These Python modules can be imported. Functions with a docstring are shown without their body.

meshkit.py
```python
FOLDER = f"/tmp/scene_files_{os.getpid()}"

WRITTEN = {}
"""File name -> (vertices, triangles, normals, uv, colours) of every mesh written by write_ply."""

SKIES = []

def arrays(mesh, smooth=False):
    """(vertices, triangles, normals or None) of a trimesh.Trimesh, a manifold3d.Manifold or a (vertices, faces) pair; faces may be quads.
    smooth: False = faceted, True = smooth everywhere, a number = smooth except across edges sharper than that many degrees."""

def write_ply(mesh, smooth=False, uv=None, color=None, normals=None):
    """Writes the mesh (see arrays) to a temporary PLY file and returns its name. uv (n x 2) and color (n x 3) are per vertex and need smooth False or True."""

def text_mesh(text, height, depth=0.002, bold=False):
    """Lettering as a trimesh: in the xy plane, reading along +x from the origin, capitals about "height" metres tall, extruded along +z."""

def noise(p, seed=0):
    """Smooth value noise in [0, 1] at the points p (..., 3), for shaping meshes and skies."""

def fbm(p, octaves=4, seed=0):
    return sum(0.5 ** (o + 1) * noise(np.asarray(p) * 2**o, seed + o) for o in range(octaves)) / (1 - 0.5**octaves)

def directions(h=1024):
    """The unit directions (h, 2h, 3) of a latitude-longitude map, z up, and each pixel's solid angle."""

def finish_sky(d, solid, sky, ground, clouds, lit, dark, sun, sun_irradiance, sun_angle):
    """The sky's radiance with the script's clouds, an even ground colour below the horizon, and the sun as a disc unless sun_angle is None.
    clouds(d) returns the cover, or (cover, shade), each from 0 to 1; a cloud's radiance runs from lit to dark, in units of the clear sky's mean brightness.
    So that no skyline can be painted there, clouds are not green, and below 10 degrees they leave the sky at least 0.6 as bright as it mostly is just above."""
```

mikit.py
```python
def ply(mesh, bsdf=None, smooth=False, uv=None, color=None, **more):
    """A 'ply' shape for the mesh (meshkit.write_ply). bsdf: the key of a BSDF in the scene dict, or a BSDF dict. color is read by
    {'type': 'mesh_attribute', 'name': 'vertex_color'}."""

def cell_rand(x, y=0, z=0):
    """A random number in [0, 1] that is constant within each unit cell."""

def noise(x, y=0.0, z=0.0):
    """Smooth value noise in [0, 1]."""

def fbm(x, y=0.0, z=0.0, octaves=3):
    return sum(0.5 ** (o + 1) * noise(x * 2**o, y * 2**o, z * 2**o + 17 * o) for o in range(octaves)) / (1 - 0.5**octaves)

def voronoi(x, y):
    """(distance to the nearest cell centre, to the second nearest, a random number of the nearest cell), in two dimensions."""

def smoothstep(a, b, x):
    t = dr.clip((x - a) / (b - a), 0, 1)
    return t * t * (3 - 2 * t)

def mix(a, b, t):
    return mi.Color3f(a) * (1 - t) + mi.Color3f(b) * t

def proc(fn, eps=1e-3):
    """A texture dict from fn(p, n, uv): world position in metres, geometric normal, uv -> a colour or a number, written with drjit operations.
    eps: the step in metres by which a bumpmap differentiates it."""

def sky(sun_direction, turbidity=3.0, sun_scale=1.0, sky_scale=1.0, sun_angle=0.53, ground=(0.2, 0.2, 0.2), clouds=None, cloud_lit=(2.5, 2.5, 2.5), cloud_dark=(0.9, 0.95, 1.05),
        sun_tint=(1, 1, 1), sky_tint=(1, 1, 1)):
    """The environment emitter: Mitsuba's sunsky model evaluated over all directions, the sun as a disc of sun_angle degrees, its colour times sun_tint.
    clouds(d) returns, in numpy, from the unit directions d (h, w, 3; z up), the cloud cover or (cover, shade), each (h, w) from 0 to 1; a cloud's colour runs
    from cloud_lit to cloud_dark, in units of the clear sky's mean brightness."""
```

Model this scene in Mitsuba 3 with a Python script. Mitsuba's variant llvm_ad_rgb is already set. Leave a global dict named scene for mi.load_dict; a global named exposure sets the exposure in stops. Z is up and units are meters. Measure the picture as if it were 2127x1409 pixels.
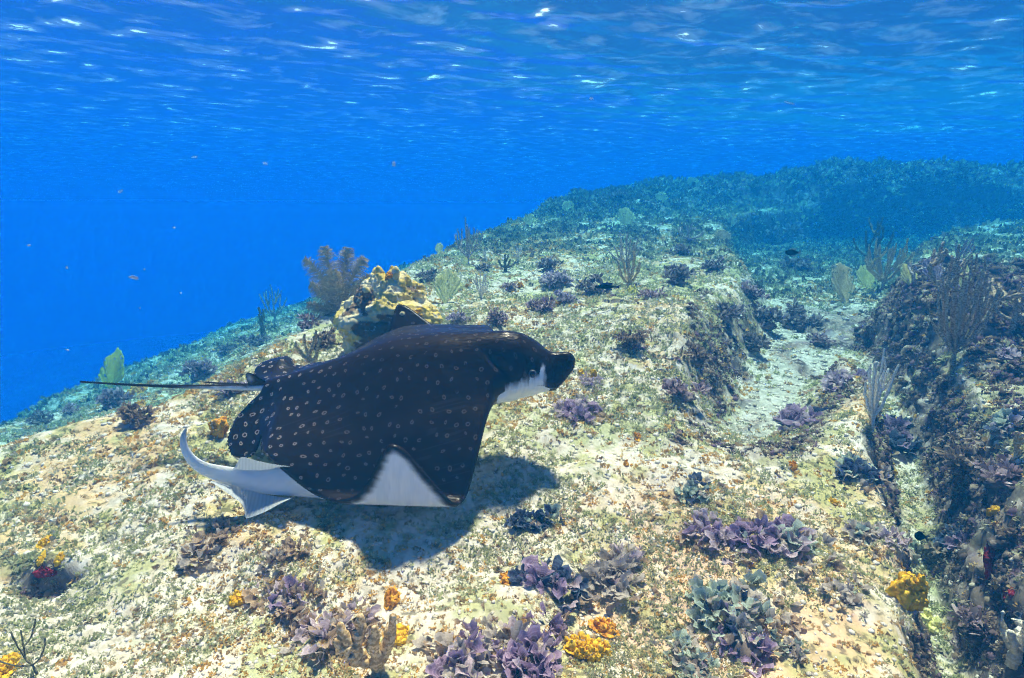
import math, random
import numpy as np, trimesh, mitsuba as mi, drjit as dr
import mikit, meshkit
from mikit import noise as tnoise, fbm as tfbm, voronoi, smoothstep as tss, mix
from scipy.spatial import Delaunay
import shapely
from shapely.geometry import Polygon, Point

T = mi.ScalarTransform4f
rng = np.random.default_rng(7)
scene, labels = {}, {}

# ------------------------------------------------------------------ camera, sky, exposure, water
EYE, PITCH, FOV = 1.3, math.radians(13.1), 84.0
exposure = 2.8
scene['camera'] = {'type': 'perspective', 'fov': FOV, 'fov_axis': 'x', 'far_clip': 1200.0,
                   'to_world': T().look_at(origin=[0, 0, EYE], target=[0, math.cos(PITCH), EYE - math.sin(PITCH)], up=[0, 0, 1]),
                   'medium': {'type': 'ref', 'id': 'sea_water'}}
scene['sky'] = mikit.sky([0.12, 0.34, 1.0], turbidity=3, sun_angle=5.0, sky_scale=.27, sky_tint=(.42, .72, 1.2), sun_tint=(3.7, 1.32, 0.93))
scene['sea_water'] = {'type': 'homogeneous', 'sigma_t': {'type': 'rgb', 'value': [0.190, 0.058, 0.036]},
                      'albedo': {'type': 'rgb', 'value': [0.002, 0.225, 0.95]}}
scene['haze'] = {'type': 'cube', 'to_world': T().translate([0, 180, -9]).scale([320, 320, 13.2]), 'bsdf': {'type': 'null'},
                 'interior': {'type': 'ref', 'id': 'sea_water'}}
labels['haze'] = {'kind': 'stuff', 'label': 'clear blue sea water that fades far things to blue'}
WATER_Z = 3.8

# ------------------------------------------------------------------ small helpers
def new_key(name, parent=None):
    base = f'{parent}__{name}' if parent else name
    k, i = base, 0
    while k in scene or k in labels:
        i += 1
        k = f'{base}_{i:03d}'
    return k

def tag(k, label=None, cat=None, group=None, kind=None):
    d = labels.setdefault(k, {})
    for a, b in (('label', label), ('category', cat), ('group', group), ('kind', kind)):
        if b: d[a] = b
    return k

def thing(name, label, cat, group=None):
    return tag(new_key(name), label, cat, group)

def obj(name, mesh, bsdf, parent=None, smooth=True, uv=None, color=None):
    k = new_key(name, parent)
    scene[k] = mikit.ply(mesh, bsdf, smooth=smooth, uv=uv, color=color)
    return k

def place(name, shape, bsdf, m, parent):
    k = new_key(name, parent)
    scene[k] = {**shape, 'bsdf': {'type': 'ref', 'id': bsdf}, 'to_world': T(np.asarray(m, float))}
    return k

def sstep(a, b, x):
    t = np.clip((x - a) / (b - a), 0, 1)
    return t * t * (3 - 2 * t)

def rotation(ax, ang):
    return trimesh.transformations.rotation_matrix(ang, ax)

def tube(pts, rad, sides=6, caps=True):
    p = np.asarray(pts, float); r = np.broadcast_to(np.asarray(rad, float), (len(p),))
    t = np.gradient(p, axis=0); t /= np.linalg.norm(t, axis=1, keepdims=True) + 1e-12
    ref = np.array([0.13, 0.31, 0.94]) if abs(t[:, 2]).mean() < .8 else np.array([.95, .21, .1])
    a = np.cross(t, ref); a /= np.linalg.norm(a, axis=1, keepdims=True) + 1e-12
    b = np.cross(t, a); an = np.arange(sides) * 2 * np.pi / sides
    v = (p[:, None] + r[:, None, None] * (np.cos(an)[None, :, None] * a[:, None] + np.sin(an)[None, :, None] * b[:, None])).reshape(-1, 3)
    i, j = np.meshgrid(np.arange(len(p) - 1), np.arange(sides), indexing='ij')
    q = np.stack([i * sides + j, i * sides + (j + 1) % sides, (i + 1) * sides + (j + 1) % sides, (i + 1) * sides + j], -1).reshape(-1, 4)
    f = np.vstack([q[:, [0, 1, 2]], q[:, [0, 2, 3]]])
    if caps:
        n = len(v); v = np.vstack([v, p[:1] - t[:1] * r[0] * .6, p[-1:] + t[-1:] * r[-1] * .8])
        k = np.arange(sides); l = (len(p) - 1) * sides
        f = np.vstack([f, np.stack([k * 0 + n, (k + 1) % sides, k], 1), np.stack([k * 0 + n + 1, l + k, l + (k + 1) % sides], 1)])
    return v, f

def join(parts):
    vs, fs, n = [], [], 0
    for v, f in parts:
        vs.append(v); fs.append(np.asarray(f) + n); n += len(v)
    return np.vstack(vs), np.vstack(fs)

def blob(sub, r, amp, freq, seed, squash=(1, 1, 1), octaves=3):
    m = trimesh.creation.icosphere(subdivisions=sub, radius=1.0)
    v = np.array(m.vertices)
    d = 1 + amp * (2 * meshkit.fbm(v * freq + seed * 7.3, octaves, seed) - 1)
    return v * d[:, None] * r * np.array(squash), np.array(m.faces)

# a ray through a picture point of the 2127 x 1409 photograph
F = 1063.5 / math.tan(math.radians(FOV / 2))
def ray(u, v):
    a, q = (u - 1063.5) / F, (v - 704.5) / F
    s, c = math.sin(PITCH), math.cos(PITCH)
    return np.array([a, c - q * s, -s - q * c])

def at(u, v, y):
    d = ray(u, v)
    return np.array([0, 0, EYE]) + d * (y / d[1])

# ------------------------------------------------------------------ shape of the seabed
EDGE = np.array([(-6, -1.5), (-3.3, 1.6), (-2.35, 2.3), (-1.7, 2.7), (-1.4, 3.3), (-1.22, 4.2), (-1.0, 6.4), (-.6, 9), (.4, 12.5), (2.4, 18), (6, 27), (12, 31), (40, 33)], float)
GULLY = np.array([(1.15, 2.62, .16, .02), (1.36, 3.0, .04, .10), (1.8, 3.7, .08, .16), (2.4, 4.5, .18, .22), (3.3, 6.0, .30, .5), (4.5, 8.6, .35, 1.0), (6.6, 12.0, .35, 1.8), (9.5, 14.2, .35, 2.0), (14, 12.5, .4, 1.8)], float)
CLEFT = np.array([(1.10, .9, -.40, .02), (1.66, 1.95, -.34, .035), (2.06, 2.73, -.2, .035), (2.42, 3.4, -.02, .04), (2.5, 4.3, .15, .2)], float)
CAVE = (-1.54, 1.63)
WALL = np.array([(1.6, 14.5, 1.45), (3.2, 16.5, 1.65), (4.8, 18, 1.95), (6.6, 18.6, 2.25), (8.8, 18.2, 2.35), (11.8, 17.0, 2.3), (14.8, 15.4, 2.15), (19, 13.5, 2.0)], float)

def along(line, x, y):
    """distance to a polyline, values interpolated along it, and the side (> 0: left of it)"""
    best = np.full(x.shape, 1e9); val = np.zeros(x.shape + (line.shape[1] - 2,)); side = np.zeros(x.shape)
    for a, b in zip(line[:-1], line[1:]):
        d = b[:2] - a[:2]; L2 = d @ d
        t = np.clip(((x - a[0]) * d[0] + (y - a[1]) * d[1]) / L2, 0, 1)
        px, py = x - a[0] - t * d[0], y - a[1] - t * d[1]
        dist = np.hypot(px, py); m = dist < best
        best = np.where(m, dist, best)
        side = np.where(m, np.sign(d[0] * py - d[1] * px), side)
        if line.shape[1] > 2:
            val = np.where(m[..., None], a[2:] + t[..., None] * (b[2:] - a[2:]), val)
    return best, val, side

def nz(x, y, s, seed, o=3):
    return 2 * meshkit.fbm(np.stack([x / s, y / s, 0 * x + seed * 3.7], -1), o, seed) - 1

def seabed(x, y):
    """(height, rockiness 0..1, sandiness 0..1)"""
    x, y = np.asarray(x, float), np.asarray(y, float)
    wx, wy = x + .12 * nz(x, y, .7, 31), y + .12 * nz(x, y, .7, 32)
    yy = np.where(y < 3.8, y, 3.8 + (np.minimum(y, 30) - 3.8) * .31)
    s = yy - 1.3
    zb = .2 * np.where(s > 0, np.sqrt(s * s + .09) - .3 + 0.0, s * .1)
    zb = zb + .09 + .10 * nz(x, y, 1.5, 1) + .065 * nz(x, y, .45, 2) + .022 * nz(x, y, .17, 3, 2)
    crack = sstep(.055, .0, np.abs(nz(x, y, .33, 21, 3))) * sstep(.0, .25, nz(x, y, .9, 22, 2)) * sstep(7, 5, y)
    zb = zb - .030 * crack
    rock = .12 + .75 * crack  # dark rock colour painted into the cracks in place of shade
    # the little cave at the lower left
    cave = np.exp(-(((x - CAVE[0]) / .085) ** 2 + ((y - CAVE[1]) / .035) ** 2))
    zb = zb - .11 * cave + .05 * np.exp(-(((x - CAVE[0]) / .12) ** 2 + ((y - CAVE[1] - .075) / .05) ** 2))
    rock = np.maximum(rock, 1.2 * cave)  # the hollow is painted dark too, standing in for shade inside it
    # the block on the right of the cleft
    dc, vc, sc = along(CLEFT, wx, wy)
    right = sstep(.1, .5, np.where(sc < 0, dc, -dc)) * sstep(6.2, 5.2, y) * sstep(-1, .5, y)
    zb = zb + right * (.18 + .22 * nz(x, y, .5, 5, 4) + .12 * nz(x, y, .18, 15, 3))
    rock = np.maximum(rock, right * .9)
    # a mound left of the gully: its flank
    dg, vg, _ = along(GULLY, wx, wy)
    zb = zb + .12 * np.exp(-((x - 1.0) ** 2 / .25 + (y - 3.7) ** 2 / .6))
    w = sstep(.42, .0, dg - vg[..., 1])
    floor = vg[..., 0] + .03 * nz(x, y, .3, 6)
    rock = np.maximum(rock, 4 * w * (1 - w) * (.45 + .7 * nz(x, y, .6, 51)))
    sand = sstep(.12, .0, dg - vg[..., 1] * .9)
    zb = zb * (1 - w) + floor * w
    w2 = sstep(.25, .0, dc - vc[..., 1])
    rock = np.maximum(rock, 4 * w2 * (1 - w2))
    sand = np.maximum(sand * sstep(7, 5, y), .18 * sstep(.06, .0, dc - vc[..., 1]))
    zb = zb * (1 - w2) + (vc[..., 0] + .03 * nz(x, y, .25, 8)) * w2
    # the far reef wall
    dw, vw, sw = along(WALL, wx + 1.0 * nz(x, y, 2.2, 9), wy + 1.0 * nz(x, y, 2.2, 10))
    w3 = sstep(2.2, .7, dw)
    zb = zb * (1 - w3) + (vw[..., 0] - .05 + .6 * nz(x, y, 1.5, 11, 4)) * w3
    rock = np.maximum(rock, sstep(2.8, 1.5, dw))
    # the edge of the plateau, and the slope down into the blue
    de, _, se = along(EDGE, wx, wy)
    e = np.where(se > 0, de, 0)
    zb = zb - .30 * sstep(0, .6, e) - .33 * e - .06 * np.maximum(e - 5, 0) ** 1.5 + .25 * np.minimum(e * .3, 1) * nz(x, y, 1.2, 12, 4)
    zb = np.maximum(zb, -20 + 0 * x)
    zb = zb + rock * (.05 * nz(x, y, .16, 13, 3)) + .014 * nz(x, y, .07, 14, 2) * (1 - .6 * sand)
    return zb, np.clip(rock, 0, 1), np.clip(sand, 0, 1)

def ground(u, v, lo=.6, hi=40.0):
    """where the sight line through a picture point meets the seabed"""
    d = ray(u, v); t = np.geomspace(lo, hi, 700)
    p = np.array([0, 0, EYE]) + t[:, None] * d
    below = p[:, 2] < seabed(p[:, 0], p[:, 1])[0]
    i = int(np.argmax(below)) if below.any() else len(t) - 1
    x, y = p[i, 0], p[i, 1]
    return np.array([x, y, float(seabed(np.array([x]), np.array([y]))[0][0])])

# ------------------------------------------------------------------ materials
def rgb(*c): return {'type': 'rgb', 'value': list(c)}
VC = {'type': 'mesh_attribute', 'name': 'vertex_color'}

def seabed_colour(p, n, uv):
    a = tfbm(p.x * 3.1, p.y * 3.1, p.z * 3.1, 4)
    b = tfbm(p.x * 13 + 5, p.y * 13, p.z * 13, 4)
    c = tfbm(p.x * 46, p.y * 46 + 9, p.z * 46, 3)
    warm = tfbm(p.x * 1.1 + 3, p.y * 1.1 + 8, 2.0, 3)
    col = mix((.70, .65, .56), (.57, .50, .39), tss(.35, .65, c))
    col = mix(col, (.66, .42, .17), tss(.49, .66, .6 * b + .4 * warm) * .7)
    dx, dy = p.x - .75, p.y - 1.55
    pink = tss(1.0, .25, dr.sqrt(dx * dx + dy * dy * 1.6)) * tss(.40, .60, tfbm(p.x * 4 + 1, p.y * 4, 6.0, 3))
    col = mix(col, (.74, .47, .30), pink * .7)
    col = mix(col, (.36, .40, .15), tss(.46, .60, .55 * b + .45 * a) * .7)
    col = mix(col, (.07, .065, .05), tss(.57, .66, c * .6 + b * .4) * .7)
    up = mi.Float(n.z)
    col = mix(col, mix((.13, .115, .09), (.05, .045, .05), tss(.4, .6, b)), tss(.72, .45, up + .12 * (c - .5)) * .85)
    return mix(col, mix((.66, .64, .58), (.42, .41, .36), tss(.3, .62, .6 * c + .4 * b)), uv.x * .9)
def seabed_dark(p, n, uv):
    return uv.y * tss(.25, .5, tfbm(p.x * 5, p.y * 5 + 3, p.z * 5, 4))
def rock_colour(p, n, uv):
    b = tfbm(p.x * 19 + 5, p.y * 19, p.z * 19, 4)
    c = tfbm(p.x * 60, p.y * 60 + 9, p.z * 60, 2)
    col = mix((.085, .07, .07), (.28, .215, .175), tss(.38, .62, b))
    col = mix(col, (.44, .38, .33), tss(.58, .70, c) * .8)
    col = mix(col, (.16, .12, .20), tss(.55, .7, tfbm(p.x * 9, p.y * 9, p.z * 9 + 4, 3)) * .7)
    return col
scene['reef_turf'] = {'type': 'diffuse', 'reflectance': mikit.proc(seabed_colour)}
scene['reef_rock'] = {'type': 'diffuse', 'reflectance': mikit.proc(rock_colour)}
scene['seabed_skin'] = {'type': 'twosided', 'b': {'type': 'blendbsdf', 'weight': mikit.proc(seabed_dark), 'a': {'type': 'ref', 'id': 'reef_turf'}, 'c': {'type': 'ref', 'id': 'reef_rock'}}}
scene['fluff'] = {'type': 'principledthin', 'base_color': VC, 'diff_trans': .9, 'roughness': .8, 'spec_trans': 0.0}
scene['crumbs'] = {'type': 'diffuse', 'reflectance': VC}

# ------------------------------------------------------------------ seabed mesh
def polar(rs, th):
    R, TH = np.meshgrid(rs, th, indexing='ij')
    na, nr = len(th), len(rs)
    i = np.arange(nr - 1)[:, None] * na + np.arange(na - 1)[None]
    return R * np.sin(TH), R * np.cos(TH), np.stack([i, i + na, i + na + 1, i + 1], -1).reshape(-1, 4)

th = np.concatenate([np.linspace(-1.9, -.86, 40)[:-1], np.linspace(-.86, .86, 720), np.linspace(.86, 1.9, 40)[1:]])
rs = np.concatenate([np.geomspace(.3, 1.1, 30)[:-1], np.geomspace(1.1, 24, 470), np.geomspace(24, 110, 40)[1:]])
gx, gy, gf = polar(rs, th)
gz, g_rock, g_sand = seabed(gx, gy)
P = np.stack([gx, gy, gz], -1)
nrm = np.cross(np.gradient(P, axis=1), np.gradient(P, axis=0))
nrm *= np.sign(nrm[..., 2:]); nrm /= np.linalg.norm(nrm, axis=-1, keepdims=True) + 1e-12
lump = meshkit.fbm(P / .11, 3, 41); pit = 1 - np.abs(2 * meshkit.fbm(P / .2, 3, 43) - 1)
P = P + nrm * (g_rock * (.10 * (lump - .5) + .07 * (pit - .8)))[..., None]
scene['seabed'] = mikit.ply((P.reshape(-1, 3), gf[:, ::-1]), 'seabed_skin', smooth=True, uv=np.stack([g_sand.ravel(), g_rock.ravel()], -1))
tag('seabed', 'pale reef rock and sand with a gully, a cleft and a wall behind', kind='structure')

# ------------------------------------------------------------------ underside of the sea surface
def waves(x, y):
    h = 0 * x
    for k, (l, a, ang) in enumerate([(1.9, .05, .35), (.95, .035, -.15), (.48, .022, .55), (.25, .010, .05), (.13, .004, .8)]):
        q, r = x * math.cos(ang) + y * math.sin(ang), -x * math.sin(ang) + y * math.cos(ang)
        w = meshkit.noise(np.stack([q / (2.6 * l), r / l, 0 * x + k * 7], -1), k)
        h = h + a * (1 - np.abs(2 * w - 1)) ** 1.4
    return h
wx_, wy_, wf = polar(np.geomspace(2.0, 300, 520), np.linspace(-1.5, 1.5, 330))
wz = WATER_Z + waves(wx_, wy_)
def painted_glints(p, n, uv):  # light glints painted as white translucent patches, by noise and crest height
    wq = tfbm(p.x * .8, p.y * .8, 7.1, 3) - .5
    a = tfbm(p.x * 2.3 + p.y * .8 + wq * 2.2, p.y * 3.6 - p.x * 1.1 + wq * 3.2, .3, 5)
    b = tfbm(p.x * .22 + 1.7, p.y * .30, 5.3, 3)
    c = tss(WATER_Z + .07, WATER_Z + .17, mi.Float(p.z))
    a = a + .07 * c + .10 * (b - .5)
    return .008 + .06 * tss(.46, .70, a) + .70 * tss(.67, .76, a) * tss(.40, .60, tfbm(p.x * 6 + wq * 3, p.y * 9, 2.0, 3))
scene['sea_surface_skin'] = {'type': 'blendbsdf', 'weight': mikit.proc(painted_glints), 'a': {'type': 'thindielectric', 'int_ior': 1.5, 'specular_reflectance': rgb(.25, .68, 1.0), 'specular_transmittance': rgb(.60, .86, 1.0)},
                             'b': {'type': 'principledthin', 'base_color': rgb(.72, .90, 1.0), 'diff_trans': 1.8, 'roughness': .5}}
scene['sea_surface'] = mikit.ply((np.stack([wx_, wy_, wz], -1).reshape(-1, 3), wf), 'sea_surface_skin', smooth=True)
tag('sea_surface', 'rippled underside of the sea surface with painted bright glints', kind='structure')

# ------------------------------------------------------------------ the spotted ray
# flat outline (X forward, U out along the wing), right half; then the sheet is bent along the wing
HALF = [(.675, 0), (.670, .026), (.652, .048), (.622, .070), (.585, .089), (.55, .102), (.50, .117), (.45, .130), (.40, .148), (.365, .18), (.340, .25), (.315, .35), (.285, .46),
        (.25, .57), (.205, .67), (.155, .76), (.11, .84), (.07, .895), (.045, .905), (.015, .875), (-.015, .82), (-.05, .75), (-.10, .685), (-.185, .63), (-.30, .565), (-.41, .47), (-.495, .37), (-.545, .28),
        (-.556, .228), (-.550, .20), (-.545, .19), (-.548, .20), (-.558, .235), (-.575, .285), (-.62, .315), (-.665, .305), (-.70, .265), (-.718, .205), (-.708, .14), (-.675, .085), (-.64, .05), (-.615, .032), (-.60, 0)]

def smooth_line(pts, n):
    pts = np.array(pts, float); d = np.r_[0, np.cumsum(np.linalg.norm(np.diff(pts, axis=0), axis=1))]
    from scipy.interpolate import PchipInterpolator
    s = np.linspace(0, d[-1], n)
    return np.stack([PchipInterpolator(d, pts[:, k])(s) for k in (0, 1)], 1)

STEP = .0075
HALF = [(x, u if u < .25 or x < -.51 and u < .33 and x < -.548 else .25 + (u - .25) * .87) for x, u in HALF]
half = smooth_line(HALF, 560)
half[:, 1] = np.maximum(half[:, 1], 0)
outline = np.vstack([half, (half * [1, -1])[::-1][1:-1]])
wob = .0028 * np.sin(np.arange(len(outline)) * 1.7) * ((outline[:, 0] < -.6) & (np.abs(outline[:, 1]) > .08))
outline[:, 0] += wob
poly = Polygon(outline).buffer(0)
edge_pts = np.array(shapely.segmentize(poly.exterior, STEP).coords)[:-1]
gu, gv = np.meshgrid(np.arange(-.78, .68, STEP), np.arange(-.92, .92, STEP * .87))
gu[::2] += STEP / 2
lat = np.stack([gu.ravel(), gv.ravel()], 1)
inner = poly.buffer(-STEP * .55)
lat = lat[shapely.contains_xy(inner, lat[:, 0], lat[:, 1])]
flat = np.vstack([edge_pts, lat]); n_edge = len(edge_pts)
tri = Delaunay(flat).simplices
cen = flat[tri].mean(1)
tri = tri[shapely.contains_xy(poly, cen[:, 0], cen[:, 1])]
e1, e2 = flat[tri[:, 1]] - flat[tri[:, 0]], flat[tri[:, 2]] - flat[tri[:, 0]]
cr = e1[:, 0] * e2[:, 1] - e1[:, 1] * e2[:, 0]
tri = tri[np.abs(cr) > 1e-10]; cr = cr[np.abs(cr) > 1e-10]
tri[cr < 0] = tri[cr < 0][:, ::-1]
rim = shapely.distance(poly.exterior, shapely.points(flat)); rim[:n_edge] = 0

X_, T_, B_, S_, Z_ = np.array([  # X, height above, depth below, half width of the hump, lift of the middle sheet
    (-.78, .004, .004, .05, -.05), (-.62, .022, .018, .06, -.028), (-.45, .045, .035, .09, -.008), (-.30, .075, .05, .14, 0), (-.15, .115, .065, .19, 0), (0, .145, .09, .21, 0), (.15, .152, .12, .19, 0),
    (.28, .150, .145, .16, 0), (.40, .150, .150, .13, 0), (.46, .140, .135, .12, -.004), (.51, .112, .112, .12, -.012), (.55, .080, .088, .12, -.018), (.58, .050, .050, .13, -.010), (.61, .036, .034, .14, .000),
    (.64, .028, .022, .15, .008), (.660, .022, .014, .15, .012), (.677, .012, .008, .15, .014)]).T
def hump(k, x): 
    from scipy.interpolate import PchipInterpolator
    return PchipInterpolator(X_, k)(x)

fx, fu = flat[:, 0], flat[:, 1]
head = sstep(.30, .46, fx)
R = .022 * (1 - head) + head * np.interp(fx, [.3, .45, .55, .62, .67], [.05, .085, .075, .05, .03])
q = np.clip(rim / R, 0, 1)
rnd = np.sqrt(np.maximum(1 - (1 - q) ** 2, 0))
tail_s = np.abs(fu)
bump_ = np.exp(-(fu / hump(S_, fx)) ** 2 * .9)
zt = rnd * (.010 + hump(T_, fx) * bump_)
zb_ = -rnd * (.010 + hump(B_, fx) * bump_)
# brow above the eye, groove before the wing, spiracle hollow
for sgn in (-1, 1):
    zt += .012 * np.exp(-(((fx - .485) / .04) ** 2 + ((fu - sgn * .085) / .03) ** 2)) * rnd
    a_ = (fx - .385) * math.cos(.5) + (fu - sgn * .10) * sgn * math.sin(.5)
    b_ = -(fx - .385) * math.sin(.5) + (fu - sgn * .10) * sgn * math.cos(.5)
    zt -= .022 * np.exp(-((a_ / .045) ** 2 + (b_ / .014) ** 2))
zm = hump(Z_, fx) - .62 * np.abs(fu) * sstep(.53, .60, fx)

# bending along the wing: direction angle (degrees above level, outward) against distance U
NEAR = [(0, -24), (.12, -23), (.25, -30), (.36, -48), (.46, -60), (.515, -64), (.585, 40), (.625, 80), (.75, 88), (.95, 84)]
FAR = [(0, 24), (.06, 27), (.17, 29), (.27, 2), (.35, -24), (.45, -34), (.51, -24), (.58, 20), (.63, 47), (.95, 50)]
def path(table):
    s = np.linspace(0, .95, 400); a = np.radians(np.interp(s, *zip(*table)))
    ds = s[1]
    return s, np.cumsum(np.cos(a)) * ds, np.cumsum(np.sin(a)) * ds, a
def bend(x, u, h):
    out = np.zeros((len(x), 3))
    for table, sgn in ((NEAR, 1), (FAR, -1)):
        m = u * sgn >= 0 if sgn > 0 else u < 0
        s, o, z, a = path(table)
        au = np.abs(u[m])
        O, Z, A = np.interp(au, s, o), np.interp(au, s, z), np.interp(au, s, a)
        Z = Z - (.10 * x[m] * sstep(.25, .5, au) if sgn > 0 else .34 * au * sstep(-.02, -.42, x[m]) * sstep(-.62, -.5, x[m]))
        out[m] = np.stack([x[m] - (.42 * np.maximum(au - .30, 0) if sgn < 0 else 0), -sgn * (O - np.sin(A) * h[m]), Z + np.cos(A) * h[m]], 1)
    w = np.where(u > 0, np.radians(20), np.radians(-8)) * sstep(-.46, -.60, x)   # the hind end rolls further
    y_, z_ = out[:, 1].copy(), out[:, 2].copy()
    out[:, 1], out[:, 2] = np.cos(w) * y_ - np.sin(w) * z_, np.sin(w) * y_ + np.cos(w) * z_
    return out
# sweep: the hanging part of the wing trails a little
def ray_local(x, u, h):
    return bend(x, u, h)
RAY_AT = at(846, 776, 2.30)
RAY_M = trimesh.transformations.translation_matrix(RAY_AT) @ rotation([0, 0, 1], math.radians(-2)) @ rotation([0, 1, 0], math.radians(-5)) @ np.diag([1.045, 1.045, 1.045, 1])
def ray_world(x, u, h):
    p = ray_local(np.atleast_1d(np.asarray(x, float)), np.atleast_1d(np.asarray(u, float)), np.atleast_1d(np.asarray(h, float)))
    return p @ RAY_M[:3, :3].T + RAY_M[:3, 3]

nt = len(flat)
top = ray_world(fx, fu, zm + zt)
low_idx = np.arange(nt); low_idx[n_edge:] = nt + np.arange(nt - n_edge)
bot = ray_world(fx[n_edge:], fu[n_edge:], (zm + zb_)[n_edge:])
ray_v = np.vstack([top, bot])
ray_f = np.vstack([tri, low_idx[tri][:, ::-1]])
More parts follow.
